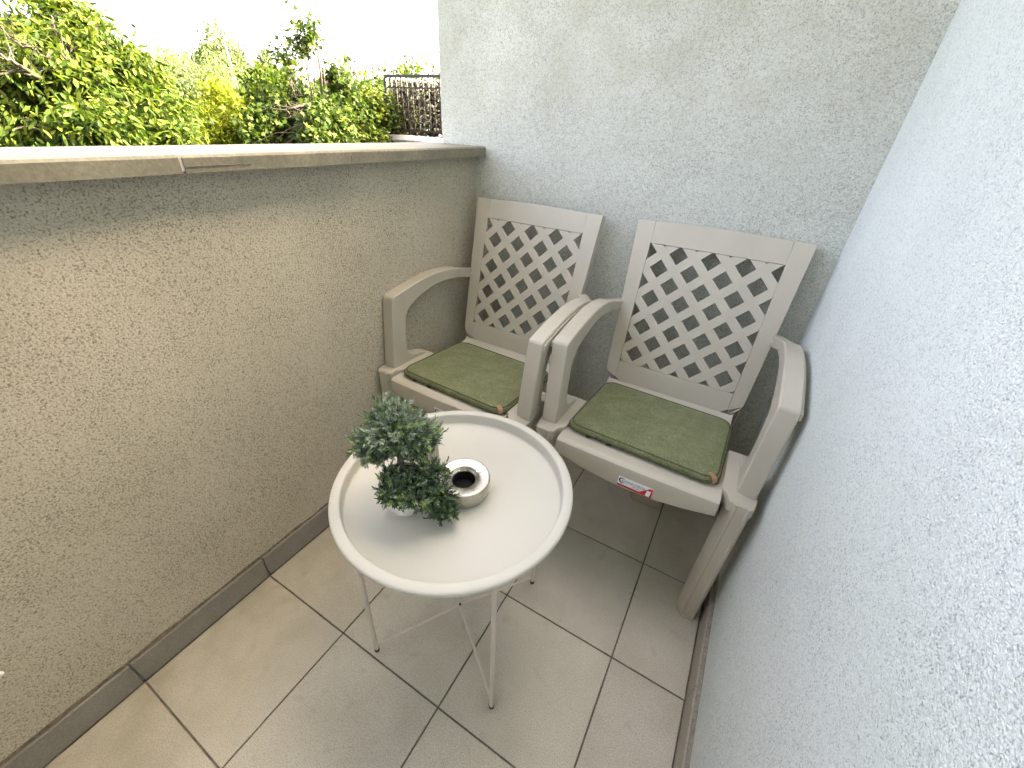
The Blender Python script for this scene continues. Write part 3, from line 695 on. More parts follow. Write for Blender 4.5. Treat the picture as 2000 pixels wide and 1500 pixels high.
# ------------------------------------------------------------------ foliage tools
def leaf_mesh(name, P, A, Nn, ln, wd, tint, mtl, parent, shape='simple', kind=None):
    """P base points, A axes, Nn normals (numpy n x 3)"""
    n = len(P); A = A/np.linalg.norm(A, axis=1)[:,None]
    S = np.cross(A, Nn); S /= (np.linalg.norm(S, axis=1)[:,None]+1e-9); Nn = np.cross(S, A)
    ln = np.asarray(ln)[:,None]; wd = np.asarray(wd)[:,None]
    if shape == 'maple':
        ang = np.radians([-180,-120,-95,-62,-38,-18,0,18,38,62,95,120]); rad = np.array([0.12,0.42,0.26,0.72,0.42,0.55,1.0,0.55,0.42,0.72,0.26,0.42])
        vs = [P + ln*0.3*A + (A*np.cos(a) + S*np.sin(a))*ln*0.62*r_ + Nn*ln*0.10*(abs(math.sin(a))) for a, r_ in zip(ang, rad)]
        k = 12; V = np.stack(vs, 1).reshape(-1, 3)
        loops = (np.arange(n)[:,None]*k + np.arange(k)[None,:]).ravel(); ls = np.arange(n)*k; lt = np.full(n, k)
        nf = n
    elif shape == 'oval':
        vs = [P, P+A*ln*0.35+S*wd*0.5+Nn*wd*0.12, P+A*ln*0.72+S*wd*0.38+Nn*wd*0.1, P+A*ln, P+A*ln*0.72-S*wd*0.38+Nn*wd*0.1, P+A*ln*0.35-S*wd*0.5+Nn*wd*0.12]
        k = 6; V = np.stack(vs, 1).reshape(-1, 3)
        idx = np.array([0,1,2,3, 0,3,4,5]); loops = (np.arange(n)[:,None]*k + idx[None,:]).ravel(); ls = np.arange(2*n)*4; nf = 2*n; lt = np.full(nf, 4)
    else:
        vs = [P, P+A*ln*0.45+S*wd*0.5+Nn*wd*0.1, P+A*ln, P+A*ln*0.45-S*wd*0.5+Nn*wd*0.1]
        k = 4; V = np.stack(vs, 1).reshape(-1, 3)
        idx = np.array([0,1,2, 0,2,3]); loops = (np.arange(n)[:,None]*k + idx[None,:]).ravel(); ls = np.arange(2*n)*3; nf = 2*n; lt = np.full(nf, 3)
    me = bpy.data.meshes.new(name)
    me.vertices.add(len(V)); me.vertices.foreach_set('co', V.astype(np.float32).ravel())
    me.loops.add(len(loops)); me.loops.foreach_set('vertex_index', loops.astype(np.int32))
    me.polygons.add(nf); me.polygons.foreach_set('loop_start', ls.astype(np.int32)); me.polygons.foreach_set('loop_total', lt.astype(np.int32))
    me.update(calc_edges=True)
    at_ = me.attributes.new('tint', 'FLOAT', 'POINT'); at_.data.foreach_set('value', np.repeat(np.asarray(tint, dtype=np.float32), k))
    me.materials.append(mtl)
    o = bpy.data.objects.new(name, me); COL.objects.link(o)
    if parent is not None: o.parent = parent
    if kind: o['kind'] = kind
    return o

def unit(v): return v/(np.linalg.norm(v, axis=-1, keepdims=True)+1e-9)

def tree(name, label, group, base, trunk_top, tr, lobes, leaf, nclus, per, ln, wd, shape='oval', droop=0.3, seed=1, gap=0.0, spread=0.16, limbs=None, gscale=1.2, cat='tree', tintb=(0.5,0.25), boughs=()):
    rng = np.random.default_rng(seed); random.seed(seed)
    root = empty(name, base); tag(root, label, cat, group)
    b0 = Vector(base); tt = Vector(trunk_top) - b0
    mb = MB()
    npt = 7
    tp = [tt*(i/(npt-1)) + Vector((math.sin(i*1.7+seed)*tr*0.5, math.cos(i*1.3+seed)*tr*0.5, 0))*(0 if i in (0, npt-1) else 1) for i in range(npt)]
    mb.tube(tp, [tr*(1.35-0.65*i/(npt-1)) if i else tr*1.7 for i in range(npt)], 9)
    mb.build('trunk', M['bark'], root, smooth='all')
    # leaf clusters through the crown volume
    vol = np.array([l[1][0]*l[1][1]*l[1][2] for l in lobes])**0.4; vol /= vol.sum()
    pts = []; lobe_of = []
    tries = 0
    while len(pts) < nclus and tries < nclus*12:
        tries += 1
        li = int(rng.choice(len(lobes), p=vol)); c, rr_ = lobes[li]
        d = unit(rng.normal(size=3)); q = rng.random()**0.42
        v = Vector(c) + Vector((d[0]*rr_[0]*q, d[1]*rr_[1]*q, d[2]*rr_[2]*q))
        if gap and noise.noise(v*gscale + Vector((seed*3.1, 0, 0))) < gap - 0.35: continue
        pts.append(v - b0); lobe_of.append(li)
    # limbs: trunk -> lobe centre -> clusters
    lb = MB()
    for i, (c, rr_) in enumerate(lobes):
        e = Vector(c) - b0; s_ = tp[-1]*(0.72 + 0.28*random.random()) if not limbs else tp[-1]*random.uniform(limbs, 1.0)
        mid = s_.lerp(e, 0.5) + Vector((random.uniform(-1,1), random.uniform(-1,1), random.uniform(0.1,0.8)))*min(rr_)*0.22
        path = []
        for k in range(8):
            t = k/7; path.append((1-t)**2*s_ + 2*t*(1-t)*mid + t*t*e)
        lb.tube(path, [tr*(0.62-0.50*k/7) for k in range(8)], 6)
        sub = [pts[k] for k in range(len(pts)) if lobe_of[k] == i]
        random.shuffle(sub)
        for v in sub[:max(4, len(sub)//7)]:
            s2 = path[random.randint(3, 7)]; mid2 = s2.lerp(v, 0.5) + Vector((0,0,1))*(v-s2).length*0.10
            lb.tube([s2, s2.lerp(mid2, 0.6), mid2, v], [tr*0.15, tr*0.11, tr*0.08, tr*0.035], 4, cap=False)
    for path, r_a, r_b in boughs:
        q = []; pv = [Vector(p) - b0 for p in path]
        for i in range(len(pv)-1):
            for k in range(5): q.append(pv[i].lerp(pv[i+1], k/5) + Vector((random.uniform(-1,1), random.uniform(-1,1), random.uniform(-1,1)))*r_a*0.5)
        q.append(pv[-1]); m_ = len(q)-1
        lb.tube(q, [r_a + (r_b-r_a)*i/m_ for i in range(m_+1)], 6)
        for k in range(2, m_+1):
            for w_ in range(1):
                e = q[k] + Vector((random.uniform(-1,1), random.uniform(-1,1), random.uniform(-0.2,1.0)))*random.uniform(0.15, 0.4)
                lb.tube([q[k], q[k].lerp(e, 0.5) + Vector((0,0,0.03)), e], [r_b*0.45, r_b*0.3, r_b*0.15], 4, cap=False)
    lb.build('limbs', M['bark'], root, smooth='all')
    C = np.array([tuple(v) for v in pts]); nC = len(C)
    lc = np.array([tuple(Vector(lobes[l][0]) - b0) for l in lobe_of])
    outw = unit(C - lc)
    P = np.repeat(C, per, 0); n = len(P)
    cl_t = np.repeat(rng.normal(0, 1, nC), per)
    twig = unit(np.repeat(unit(outw + 0.5*rng.normal(size=(nC,3))), per, 0))
    off = rng.normal(size=(n,3)); P = P + twig*(rng.random((n,1))-0.5)*spread*2.0 + off*spread*0.42
    A = unit(unit(rng.normal(size=(n,3)))*0.8 + twig*0.6 + np.array([0,0,-1])*droop)
    Nn = unit(np.array([0,0,1])*0.8 + rng.normal(size=(n,3))*0.55)
    tint = np.clip(tintb[0] + tintb[1]*(0.55*cl_t + 0.6*rng.normal(size=n)), 0, 1)
    o = leaf_mesh('crown', P, A, Nn, ln*rng.uniform(0.65, 1.25, n), wd*rng.uniform(0.7, 1.2, n), tint, leaf, root, shape)
    o['kind'] = 'stuff'
    return root

def lobe_px(px, py, hd, rx, ry):
    v = fw + rt*((px-1000)/FPX) - up*((py-750)/FPX); d = hd/math.hypot(v.x, v.y)
    c = CAM + v*d; return (tuple(c), (rx*d/FPX, rx*d/FPX, ry*d/FPX))
def lobe_at(px, py, hd, r): 
    c = athd(px, py, hd); return (tuple(c), r if hasattr(r, '__len__') else (r, r, r))

# ------------------------------------------------------------------ bonsai on the table
bon = empty('bonsai', (0.4705, 0.107, ZT)); tag(bon, 'artificial bonsai with grey green sprigs in a white faceted pot', 'plant')
# faceted ceramic pot
n = 9; mb = MB(); rings = [(0.000, 0.029, 0), (0.022, 0.041, 0.5), (0.052, 0.0465, 0), (0.078, 0.0415, 0.5)]
vs = []
for z, r_, ph in rings:
    for j in range(n): a = 2*math.pi*(j+ph)/n; vs.append((r_*math.cos(a), r_*math.sin(a), z))
fs = [tuple(range(n-1,-1,-1))]
for i in range(3):
    sh = rings[i][2] == 0
    for j in range(n):
        if sh: fs += [(i*n+j, i*n+(j+1)%n, (i+1)*n+j), (i*n+(j+1)%n, (i+1)*n+(j+1)%n, (i+1)*n+j)]
        else: fs += [(i*n+j, i*n+(j+1)%n, (i+1)*n+(j+1)%n), (i*n+j, (i+1)*n+(j+1)%n, (i+1)*n+j)]
o = len(vs)
for z, r_ in ((0.0785, 0.0375), (0.068, 0.0375)):
    for j in range(n): a = 2*math.pi*(j+0.5)/n; vs.append((r_*math.cos(a), r_*math.sin(a), z))
fs += [(3*n+j, 3*n+(j+1)%n, o+(j+1)%n, o+j) for j in range(n)] + [(o+j, o+(j+1)%n, o+n+(j+1)%n, o+n+j) for j in range(n)]
pot = mb.add(vs, fs).build('pot', M['ceramic'], bon, bevel=0.0008, seg=1)
vs = [(0,0,0.0735)]; n = 24
for k_, r_ in enumerate((0.015, 0.028, 0.0372)):
    for j in range(n): a = 2*math.pi*j/n; vs.append((r_*math.cos(a), r_*math.sin(a), 0.0700+0.003*noise.noise(Vector((r_*200*math.cos(a), r_*200*math.sin(a), 0)))))
fs = [(0, 1+j, 1+(j+1)%n) for j in range(n)] + [(1+i*n+j, 1+i*n+(j+1)%n, 1+(i+1)*n+(j+1)%n, 1+(i+1)*n+j) for i in range(2) for j in range(n)]
MB().add(vs, fs).build('soil', M['soil'], bon)
B0 = Vector((0.4705, 0.107, ZT))
def bl(px, py, dd): return at(px, py, 0.7847+dd) - B0
trunkpts = [Vector((0.002,0.000,0.066)), Vector((-0.002,-0.002,0.085)), Vector((-0.004,0.004,0.105)), Vector((-0.006,0.006,0.125)), Vector((-0.012,0.010,0.150)), Vector((-0.016,0.012,0.165))]
tk = MB(); tk.tube(trunkpts, [0.0085,0.0070,0.0062,0.0055,0.0042,0.0028], 10)
for k_ in range(6):
    a = k_*1.05+0.4; tk.tube([(0.002+0.004*math.cos(a), 0.004*math.sin(a), 0.080), (0.002+0.011*math.cos(a), 0.011*math.sin(a), 0.0725), (0.002+0.021*math.cos(a), 0.021*math.sin(a), 0.0705)], [0.0034,0.0024,0.0010], 6)
blobs = [  # centre, radius, number of sprigs
 (bl(775,838,-0.075), (0.058,0.050,0.030), 190), (bl(722,868,-0.070), (0.032,0.032,0.022), 70), (bl(822,850,-0.070), (0.034,0.034,0.026), 80), (bl(765,808,-0.050), (0.040,0.036,0.026), 70),
 (bl(735,893,-0.075), (0.020,0.020,0.010), 22), (bl(812,880,-0.06), (0.026,0.026,0.014), 26),
 (bl(772,962,-0.078), (0.026,0.024,0.015), 66), (bl(812,968,-0.080), (0.030,0.026,0.018), 66), (bl(792,942,-0.072), (0.024,0.022,0.012), 30), (bl(760,930,-0.068), (0.018,0.018,0.011), 30),
 (bl(836,922,-0.05), (0.022,0.022,0.018), 44), (bl(850,968,-0.045), (0.030,0.028,0.024), 90), (bl(866,998,-0.045), (0.022,0.020,0.016), 50), (bl(868,925,-0.04), (0.014,0.014,0.012), 14)]
rng = np.random.default_rng(11); random.seed(11)
P = []; A = []; NN = []; TI = []; LN = []; WD = []
stems = MB()
for bi, (c, rr_, cnt) in enumerate(blobs):
    s_ = trunkpts[-1] if bi < 6 else trunkpts[2]
    s_ = trunkpts[min(5, 3+bi%3)] if bi < 6 else (Vector((0.004,-0.003,0.088)) if bi < 9 else Vector((0.004,0.0,0.100)))
    mid = s_.lerp(c, 0.55) + Vector((0,0,0.006)); 
    tk.tube([s_, s_.lerp(mid,0.6), mid, mid.lerp(c, 0.5), c], [0.0034,0.0028,0.0023,0.0018,0.0012], 6)
    for q in range(int(cnt*1.55)):
        d = Vector(unit(rng.normal(size=3))); rad = rng.random()**0.45
        e = c + Vector((d.x*rr_[0]*rad, d.y*rr_[1]*rad, d.z*rr_[2]*rad))
        if e.z < 0.012: continue
        dirv = ((e-c)*1.0 + Vector((0,0,0.012)) + Vector(rng.normal(size=3))*0.012).normalized()
        sl = rng.uniform(0.012, 0.026) if rng.random() < 0.88 else rng.uniform(0.028, 0.040); base = e - dirv*sl*0.5
        tip = base + dirv*sl
        stems.tube([base - dirv*0.006, base + dirv*sl*0.5, tip], [0.0006,0.0005,0.0003], 4, cap=False)
        side = dirv.orthogonal().normalized(); side.rotate(Matrix.Rotation(rng.uniform(0, 6.28), 3, dirv)); oth = dirv.cross(side)
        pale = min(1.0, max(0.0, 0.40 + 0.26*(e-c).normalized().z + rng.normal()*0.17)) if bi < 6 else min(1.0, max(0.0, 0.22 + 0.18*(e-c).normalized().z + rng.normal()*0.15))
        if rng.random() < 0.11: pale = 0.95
        for w_ in range(13):
            t = 0.15 + 0.85*w_/12; ph = w_*2.4
            rdir = side*math.cos(ph) + oth*math.sin(ph)
            ax = (dirv*0.9 + rdir*(1.0 - 0.6*t) + Vector(rng.normal(size=3))*0.15).normalized()
            P.append(tuple(base + dirv*sl*t)); A.append(tuple(ax)); NN.append(tuple((rdir*-0.4+dirv*0.4+Vector((0,0,0.5))).normalized()))
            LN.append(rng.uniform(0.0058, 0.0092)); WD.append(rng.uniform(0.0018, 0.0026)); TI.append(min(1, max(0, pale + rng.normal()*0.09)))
tk.build('trunk', M['bark_bonsai'], bon, smooth='all')
stems.build('sprig_stems', M['bark_bonsai'], bon)['kind'] = 'stuff'
LN = np.array(LN)*1.12; WD = np.array(WD)*1.25
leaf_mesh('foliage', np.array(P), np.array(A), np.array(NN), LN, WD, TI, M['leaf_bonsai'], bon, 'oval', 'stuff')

# ------------------------------------------------------------------ container below the right chair
bx = empty('storage_box', (0.842, 0.870, 0)); tag(bx, 'small beige plastic container on the floor beneath the chair by the house wall', 'container')
pts = []
for cx, cy, a0 in ((0.038, 0.03, 0), (-0.038, 0.03, 90), (-0.038, -0.03, 180), (0.038, -0.03, 270)):
    for i in range(5): a = R(a0+90*i/4); pts.append((cx+0.02*math.cos(a), cy+0.02*math.sin(a)))
MB().prism(pts, lambda p: (p[0]*0.9, p[1]*0.9, 0.0), lambda p: (p[0], p[1], 0.135)).build('body', M['plastic_box'], bx, bevel=0.004)
MB().prism(pts, lambda p: (p[0]*1.04, p[1]*1.05, 0.1355), lambda p: (p[0]*1.04, p[1]*1.05, 0.150)).build('lid', M['plastic_box'], bx, bevel=0.004)

# ------------------------------------------------------------------ folded drying rack whose corner peeps in on the left
rk = empty('drying_rack', (0.05, -0.628, 0)); tag(rk, 'white wire drying rack corner leaning against the parapet at the left edge', 'rack')
for (dx) in (0.0, 0.018):
    MB().tube([(-0.030+dx, -0.25, 0.02), (-0.030+dx, 0.18, 0.245+dx), (-0.030+dx, 0.2235, 0.281+dx)], 0.0042, 8).build('side_tube', M['white_paint'], rk, smooth=True)
MB().tube([(-0.030, -0.25, 0.004), (-0.030, -0.25, 0.02)], 0.006, 8).build('foot_cap', M['rubber'], rk)
MB().tube([(-0.012, -0.25, 0.004), (-0.012, -0.25, 0.04)], 0.006, 8).build('foot_cap', M['rubber'], rk)

# ------------------------------------------------------------------ neighbouring terrace with wrought-iron railing
YT_ = 5.5; k5 = (YT_+0.266)/3.266
xl = CAM.x + (-2.292-CAM.x)*k5; zt = 1.095 + 0.301*k5; zb = 1.095 - 0.122*k5
nb = empty('neighbouring_terrace', (-2.4, YT_+1.2, -6.0)); tag(nb, 'white rendered terrace block of the neighbouring house beyond the partition', 'building')
localize(MB().box(xl+0.03, -0.101, YT_+0.02, YT_+2.6, -6.0, zb-0.10).build('wall', M['stucco_plain']), nb)
localize(MB().box(xl-0.06, -0.101, YT_-0.06, YT_+2.7, zb-0.099, zb-0.03).build('coping_slab', M['white_paint'], bevel=0.006), nb)
rl = empty('iron_railing', (xl, YT_, zb-0.03)); tag(rl, 'black wrought iron railing on the neighbouring white terrace', 'railing')
hr = zt - zb + 0.03
def rail(p, q): return MB().tube([p, q], 0.018, 6)
MB().box(-0.02, 3.6, -0.02, 0.02, hr-0.035, hr).build('top_rail', M['iron'], rl)
MB().box(-0.02, 0.02, 0.0205, 2.5, hr-0.035, hr).build('top_rail', M['iron'], rl)
MB().box(-0.01, 3.6, -0.012, 0.012, 0.06, 0.08).build('bottom_rail', M['iron'], rl)
MB().box(-0.012, 0.012, 0.0125, 2.5, 0.06, 0.08).build('bottom_rail', M['iron'], rl)
MB().box(-0.01, 3.6, -0.010, 0.010, hr-0.165, hr-0.15).build('middle_rail', M['iron'], rl)
MB().box(-0.022, 0.022, -0.022, 0.022, 0.0, hr-0.0355).build('corner_post', M['iron'], rl)
for i in range(1, 26):
    x = i*0.105
    MB().box(x-0.009, x+0.009, -0.009, 0.009, 0.081, hr-0.0355).build('bar', M['iron'], rl)
for i in range(1, 18):
    y = i*0.14
    MB().box(-0.007, 0.007, y-0.007, y+0.007, 0.081, hr-0.0355).build('bar', M['iron'], rl)
for i in range(5):                                            # arches and scrolls between the bars
    cx = 0.58 + 0.63*i
    pts = [(cx+0.20*math.cos(a), -0.014, 0.36+0.20*math.sin(a)) for a in [math.pi*j/16 for j in range(17)]]
    MB().tube(pts, 0.008, 6).build('arch', M['iron'], rl, smooth='all')
    for s in (-1, 1):
        pts = []
        for j in range(26):
            a = j*0.42; r_ = 0.085*(1-j/27); pts.append((cx+s*(0.10+r_*math.cos(a)), -0.016, 0.22+r_*math.sin(a)))
        MB().tube(pts, 0.006, 5).build('scroll', M['iron'], rl, smooth='all')
        pts = []
        for j in range(22):
            a = j*0.42; r_ = 0.06*(1-j/24); pts.append((cx+s*(0.09+r_*math.cos(a)), -0.016, 0.43+r_*math.sin(a)))
        MB().tube(pts, 0.005, 5).build('scroll', M['iron'], rl, smooth='all')
for i in range(30):
    cx = 0.055 + 0.105*i
    if cx > 3.0: break
    pts = [(cx+0.035*math.cos(a), -0.013, hr-0.11+0.035*math.sin(a)) for a in [2*math.pi*j/10 for j in range(11)]]
    MB().tube(pts, 0.004, 5).build('ring', M['iron'], rl, smooth='all')
vn = empty('dry_vine', (xl+1.0, YT_+0.05, zb-0.03)); tag(vn, 'dry brown vine tangled behind the black iron railing', 'plant')
rng = np.random.default_rng(5); random.seed(5)
mb = MB()
for k_ in range(46):
    x = random.uniform(-0.95, 1.6); y = random.uniform(0.0, 0.10); pts = [Vector((x, y, 0.0))]
    for j in range(7): pts.append(pts[-1] + Vector((random.uniform(-0.09,0.09), random.uniform(-0.02,0.02), random.uniform(0.04,0.13))))
    pts = [p for p in pts if p.z < hr-0.03]
    mb.tube(pts, 0.004, 4, cap=False)
mb.build('stems', M['bark'], vn)
n = 6500
P = np.c_[rng.uniform(-0.97, 1.6, n), rng.uniform(0.0, 0.22, n), (hr-0.08)*rng.random(n)**1.15]
leaf_mesh('leaves', P, unit(rng.normal(size=(n,3))+np.array([0,0,-0.5])), unit(rng.normal(size=(n,3))), rng.uniform(0.03,0.07,n), rng.uniform(0.02,0.04,n), np.clip(rng.normal(0.35,0.25,n),0,1), M['leaf_dry'], vn, 'oval', 'stuff')

# ------------------------------------------------------------------ trees beyond the parapet
GZ = -6.0
def gbase(px, py, hd): c = athd(px, py, hd); return (c.x, c.y, GZ)
TG = 'trees beyond the parapet'
# the big walnut on the left
hd = 6.2
WL = [(110,118,-0.3,72,52),(205,105,0,55,42),(70,75,0.3,52,34),(135,45,0.5,36,30),(195,62,0.4,34,26),(255,128,0.1,46,36),(300,165,0.2,36,28),(30,165,-0.3,70,46),(150,185,-0.6,75,42),(255,205,-0.2,60,38),(50,235,-0.5,80,42),(185,245,-0.8,60,34),(320,228,-0.2,48,34),(-50,120,0,70,50),(-60,205,0,80,55),(350,262,-0.5,55,26),(110,8,0.7,26,18),(20,98,0.2,40,22)]
tree('walnut_tree', 'large spreading tree with long drooping leaves on the left', TG, gbase(212,280,hd), tuple(athd(200,190,hd)), 0.095,
     [lobe_px(x, y, hd+q, rx, ry) for x, y, q, rx, ry in WL],
     M['leaf_walnut'], 2000, 10, 0.084, 0.028, 'oval', 0.6, 3, 0.34, 0.12, limbs=0.86, gscale=2.4, tintb=(0.48,0.36),
     boughs=[([athd(x, y, hd+q+0.35) for x, y, q in pth], ra, rb) for pth, ra, rb in [
        ([(208,250,-0.1),(150,215,-0.5),(105,182,-0.8),(60,140,-1.0),(0,105,-1.1)], 0.034, 0.010), ([(200,195,0),(178,168,-0.4),(130,128,-0.7),(85,108,-0.9),(20,75,-0.9)], 0.032, 0.009),
        ([(135,132,-0.7),(122,100,-0.6),(112,70,-0.4),(100,30,-0.2)], 0.017, 0.006), ([(200,190,0),(222,165,-0.3),(250,158,-0.4),(300,128,-0.4)], 0.020, 0.006),
        ([(75,150,-1.0),(30,140,-1.0),(-20,150,-1.0)], 0.015, 0.006), ([(215,262,-0.2),(275,265,-0.5),(330,225,-0.6)], 0.017, 0.006), ([(190,180,-0.2),(195,130,-0.2),(205,80,0),(190,45,0.1)], 0.017, 0.006)]])
# golden shrub-like tree
hd = 8.5
tree('golden_tree', 'bright yellow green fine-leaved tree in the middle of the view', TG, gbase(465,285,hd), tuple(athd(465,270,hd)), 0.07,
     [lobe_px(x, y, hd+q, rx, ry) for x, y, q, rx, ry in [(460,232,0,58,40),(420,258,-0.3,55,34),(505,262,-0.2,52,34),(445,200,0.1,36,30),(490,208,0.2,30,30),(380,280,-0.4,50,24),(465,190,0.2,20,20)]],
     M['leaf_gold'], 2200, 10, 0.062, 0.022, 'simple', -0.1, 7, 0.20, 0.10)
# maples on the right
hd = 7.6
tree('maple_tree', 'dark maple with one tall leafy spire above the rest', TG, gbase(620,290,hd), tuple(athd(622,190,hd)), 0.07,
     [lobe_at(620,92,hd,(0.24,0.24,0.26)), lobe_at(632,135,hd,(0.28,0.28,0.26)), lobe_at(642,172,hd,(0.30,0.30,0.28)), lobe_at(602,150,hd,(0.24,0.24,0.24)), lobe_at(600,185,hd,(0.55,0.5,0.42)), lobe_at(570,170,hd+0.2,(0.32,0.32,0.40)), lobe_at(560,215,hd-0.2,(0.5,0.5,0.42)), lobe_at(640,215,hd-0.2,(0.5,0.5,0.42)), lobe_at(590,260,hd-0.4,(0.85,0.7,0.45)), lobe_at(655,262,hd-0.4,(0.6,0.6,0.42))],
     M['leaf_maple'], 1250, 8, 0.100, 0.1, 'maple', 0.35, 12, 0.24, 0.12, tintb=(0.42,0.27))
hd = 8.2
tree('maple_tree', 'yellow tipped maple with slim spires beside the iron railing', TG, gbase(700,290,hd), tuple(athd(700,220,hd)), 0.06,
     [lobe_at(682,160,hd,(0.15,0.15,0.30)), lobe_at(688,205,hd,(0.34,0.34,0.36)), lobe_at(720,232,hd-0.2,(0.5,0.5,0.42)), lobe_at(700,265,hd-0.3,(0.7,0.7,0.42)), lobe_at(745,205,hd+0.3,(0.26,0.3,0.40)), lobe_at(760,250,hd+0.3,(0.5,0.5,0.5)), lobe_at(655,205,hd+0.2,(0.26,0.26,0.34))],
     M['leaf_maple'], 1000, 8, 0.095, 0.1, 'maple', 0.35, 15, 0.24, 0.12, tintb=(0.60,0.28))
hd = 12.5
tree('hedge_maple', 'rounded green tree peeping over the iron railing', TG, gbase(810,290,hd), tuple(athd(810,190,hd)), 0.09,
     [lobe_at(812,148,hd,(0.42,0.42,0.36)), lobe_at(790,200,hd,(0.9,0.9,0.7)), lobe_at(850,190,hd,(0.9,0.9,0.8)), lobe_at(735,215,hd,(0.7,0.7,0.7))],
     M['leaf_walnut'], 420, 8, 0.11, 0.06, 'oval', 0.3, 21, 0.2, 0.16)
hd = 10.5
tree('hazel_tree', 'mid green leafy tree between the golden tree and the dark maple', TG, gbase(520,290,hd), tuple(athd(520,200,hd)), 0.08,
     [lobe_px(520,185,hd,30,26), lobe_px(545,215,hd,40,34), lobe_px(500,210,hd,28,26), lobe_px(535,255,hd-0.3,44,28), lobe_px(505,158,hd+0.3,16,14), lobe_px(540,160,hd+0.3,18,22)],
     M['leaf_walnut'], 640, 8, 0.105, 0.062, 'oval', 0.35, 23, 0.22, 0.15, tintb=(0.42,0.25))
# dark shrubs low behind the parapet
hd = 9.5
tree('dark_shrub', 'deep green bushy shrub low behind the big tree', TG, gbase(70,300,hd), tuple(athd(70,270,hd)), 0.08,
     [lobe_at(70,250,hd,(1.3,1.2,0.65)), lobe_at(-60,240,hd,(1.3,1.2,0.7)), lobe_at(180,255,hd,(1.2,1.1,0.55)), lobe_at(0,280,hd-1,(1.3,1.2,0.5))],
     M['leaf_dark'], 900, 8, 0.13, 0.065, 'oval', 0.4, 31, 0.2, 0.2, cat='shrub')
hd = 11.5
tree('lime_tree', 'light green round tree between the big tree and the golden one', TG, gbase(335,290,hd), tuple(athd(335,220,hd)), 0.09,
     [lobe_px(335,232,hd,42,30), lobe_px(300,250,hd,46,28), lobe_px(372,262,hd,44,24), lobe_px(405,275,hd-0.4,40,20)],
     M['leaf_walnut'], 800, 8, 0.10, 0.05, 'oval', 0.35, 33, 0.18, 0.2, tintb=(0.62,0.25))
# willows and poplars further off
hd = 24
tree('willow_tree', 'grey green feathery willow behind the golden tree', TG, gbase(400,290,hd), tuple(athd(400,190,hd)), 0.2,
     [lobe_at(395,165,hd,(1.9,1.8,1.3)), lobe_at(360,185,hd,(1.8,1.8,1.2)), lobe_at(440,185,hd,(1.9,1.8,1.3)), lobe_at(420,215,hd,(2.4,2,1.3)), lobe_at(380,230,hd,(2.2,2,1.3))],
     M['leaf_willow'], 1500, 9, 0.20, 0.045, 'simple', 0.9, 41, 0.2, 0.36)
hd = 42
tree('poplar_tree', 'tall pale poplar standing in front of the leaning pole', TG, gbase(437,290,hd), tuple(athd(437,190,hd)), 0.3,
     [lobe_at(437,125,hd,(1.2,1.2,2.2)), lobe_at(420,150,hd,(1.3,1.3,1.9)), lobe_at(456,150,hd,(1.4,1.4,2.0)), lobe_at(440,180,hd,(2.4,2.2,2.3))],
     M['leaf_willow'], 1100, 8, 0.36, 0.13, 'simple', 0.0, 43, 0.2, 0.5)
hd = 70
tree('slim_poplar', 'slim distant poplar right of the tall pale one', TG, gbase(523,290,hd), tuple(athd(523,190,hd)), 0.3,
     [lobe_at(523,143,hd,(0.85,0.85,2.1)), lobe_at(524,165,hd,(1.2,1.2,2.4)), lobe_at(523,128,hd,(0.4,0.4,1.1))], M['leaf_far'], 420, 8, 0.5, 0.25, 'simple', 0.0, 44, 0.0, 0.45)
tree('dark_poplar', 'small dark distant tree left of the tall pale poplar', TG, gbase(352,290,60), tuple(athd(352,190,60)), 0.3,
     [lobe_at(352,145,60,(1.5,1.4,1.5)), lobe_at(352,165,60,(2.0,1.8,2.0))], M['leaf_far'], 420, 8, 0.5, 0.25, 'simple', 0.0, 45, 0.1, 0.45)
tree('distant_tree', 'small rounded distant tree right of the small dark one', TG, gbase(386,290,55), tuple(athd(386,190,55)), 0.3,
     [lobe_at(384,150,55,(1.2,1.2,1.4)), lobe_at(388,165,55,(1.9,1.8,1.6))], M['leaf_willow'], 420, 8, 0.45, 0.2, 'simple', 0.0, 46, 0.1, 0.45)
# continuous wood on the horizon
rng = np.random.default_rng(9); n = 26000
px = rng.uniform(-900, 1000, n)
dirs = np.array([tuple(athd(x, 200, 1.0) - CAM) for x in px]); dirs[:,2] = 0; dirs = unit(dirs)
dist = rng.uniform(75, 95, n)
P = np.array(CAM)[None,:]*np.array([1,1,0]) + dirs*dist[:,None]
hmax = np.array([3.0 + 3.0*noise.noise(Vector((x*0.011, 0, 0))) + 1.2*noise.noise(Vector((x*0.05, 3, 0))) for x in px])
P[:,2] = GZ + (hmax - GZ)*rng.random(n)**0.7
wood = leaf_mesh('distant_wood', P, unit(rng.normal(size=(n,3))), unit(rng.normal(size=(n,3))), rng.uniform(0.8,1.6,n), rng.uniform(0.6,1.1,n), np.clip(rng.normal(0.45,0.25,n),0,1), M['leaf_far'], None, 'simple', 'stuff')
tag(wood, 'distant belt of woodland along the horizon', 'woodland')

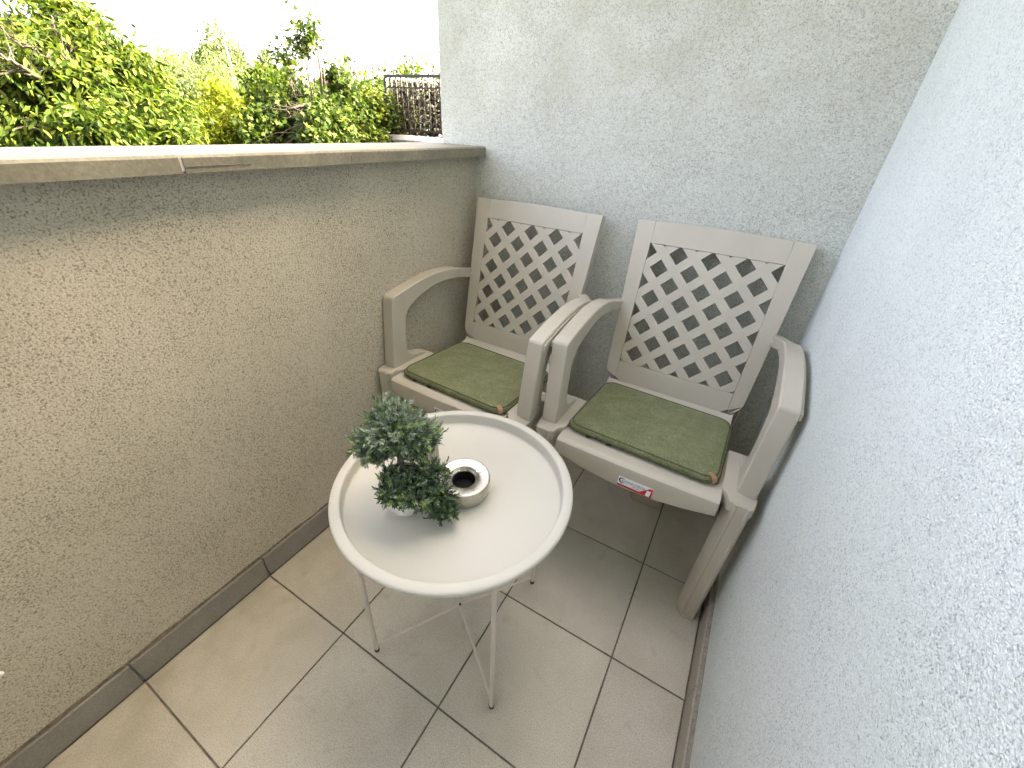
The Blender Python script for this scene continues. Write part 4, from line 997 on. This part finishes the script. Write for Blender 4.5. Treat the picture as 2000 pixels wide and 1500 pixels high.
# undergrowth filling the garden below the trees
rng = np.random.default_rng(77); n = 30000
x = rng.uniform(-26, -1.2, n); y = rng.uniform(-12, 24, n)
top = np.array([-3.6 + 1.6*noise.noise(Vector((a*0.35, b*0.35, 1.0))) + 0.7*noise.noise(Vector((a*1.1, b*1.1, 4.0))) for a, b in zip(x, y)])
keep = ~((y > YT_-0.3) & (x > xl-0.4)); x, y, top = x[keep], y[keep], top[keep]; n = len(x)
P = np.c_[x, y, GZ + (top-GZ)*rng.random(n)**0.5]
ug = leaf_mesh('undergrowth', P, unit(rng.normal(size=(n,3))), unit(rng.normal(size=(n,3))*0.6+np.array([0,0,0.8])), rng.uniform(0.22,0.42,n), rng.uniform(0.16,0.30,n), np.clip(rng.normal(0.45,0.28,n),0,1), M['leaf_maple'], None, 'oval', 'stuff')
tag(ug, 'dense green undergrowth covering the garden below the trees', 'undergrowth')

# leaning mast and lattice pylon far away
q0, q1 = athd(462,170,38), athd(436,76,38)
pl = empty('leaning_pole', (q0.x, q0.y, GZ)); tag(pl, 'thin dark leaning pole rising above the tall pale poplar', 'pole')
d_ = (q1-q0); foot = q0 + d_*((GZ-q0.z)/d_.z)
pl.location = foot
MB().tube([(0,0,0), tuple(q0-foot), tuple(q1-foot)], [0.14,0.11,0.055], 8).build('shaft', M['pole'], pl, smooth=True)
py_ = athd(337,200,110); pyl = empty('lattice_pylon', (py_.x, py_.y, GZ)); tag(pyl, 'faint distant lattice pylon right of the big tree', 'pylon')
top = athd(328,100,110); H_ = top.z - GZ
mb = MB()
for sx, sy in ((1,1),(1,-1),(-1,1),(-1,-1)): mb.tube([(sx*1.3, sy*1.3, 0), (sx*0.15, sy*0.15, H_)], 0.06, 4)
mb.build('mast', M['pole'], pyl)
mb = MB()
for k_ in range(14):
    w0, w1 = 1.3-1.15*k_/14, 1.3-1.15*(k_+1)/14; z0, z1 = H_*k_/14, H_*(k_+1)/14
    for (a, b2) in (((1,1),(1,-1)), ((1,-1),(-1,-1)), ((-1,-1),(-1,1)), ((-1,1),(1,1))): mb.tube([(a[0]*w0,a[1]*w0,z0), (b2[0]*w1,b2[1]*w1,z1)], 0.04, 4)
mb.build('lattice', M['pole'], pyl)
mb = MB()
for zz, ll in ((H_*0.82, 2.6), (H_*0.9, 2.0)): mb.tube([(-ll,0,zz), (0,0,zz+0.35), (ll,0,zz)], 0.05, 4)
mb.build('crossarm', M['pole'], pyl)
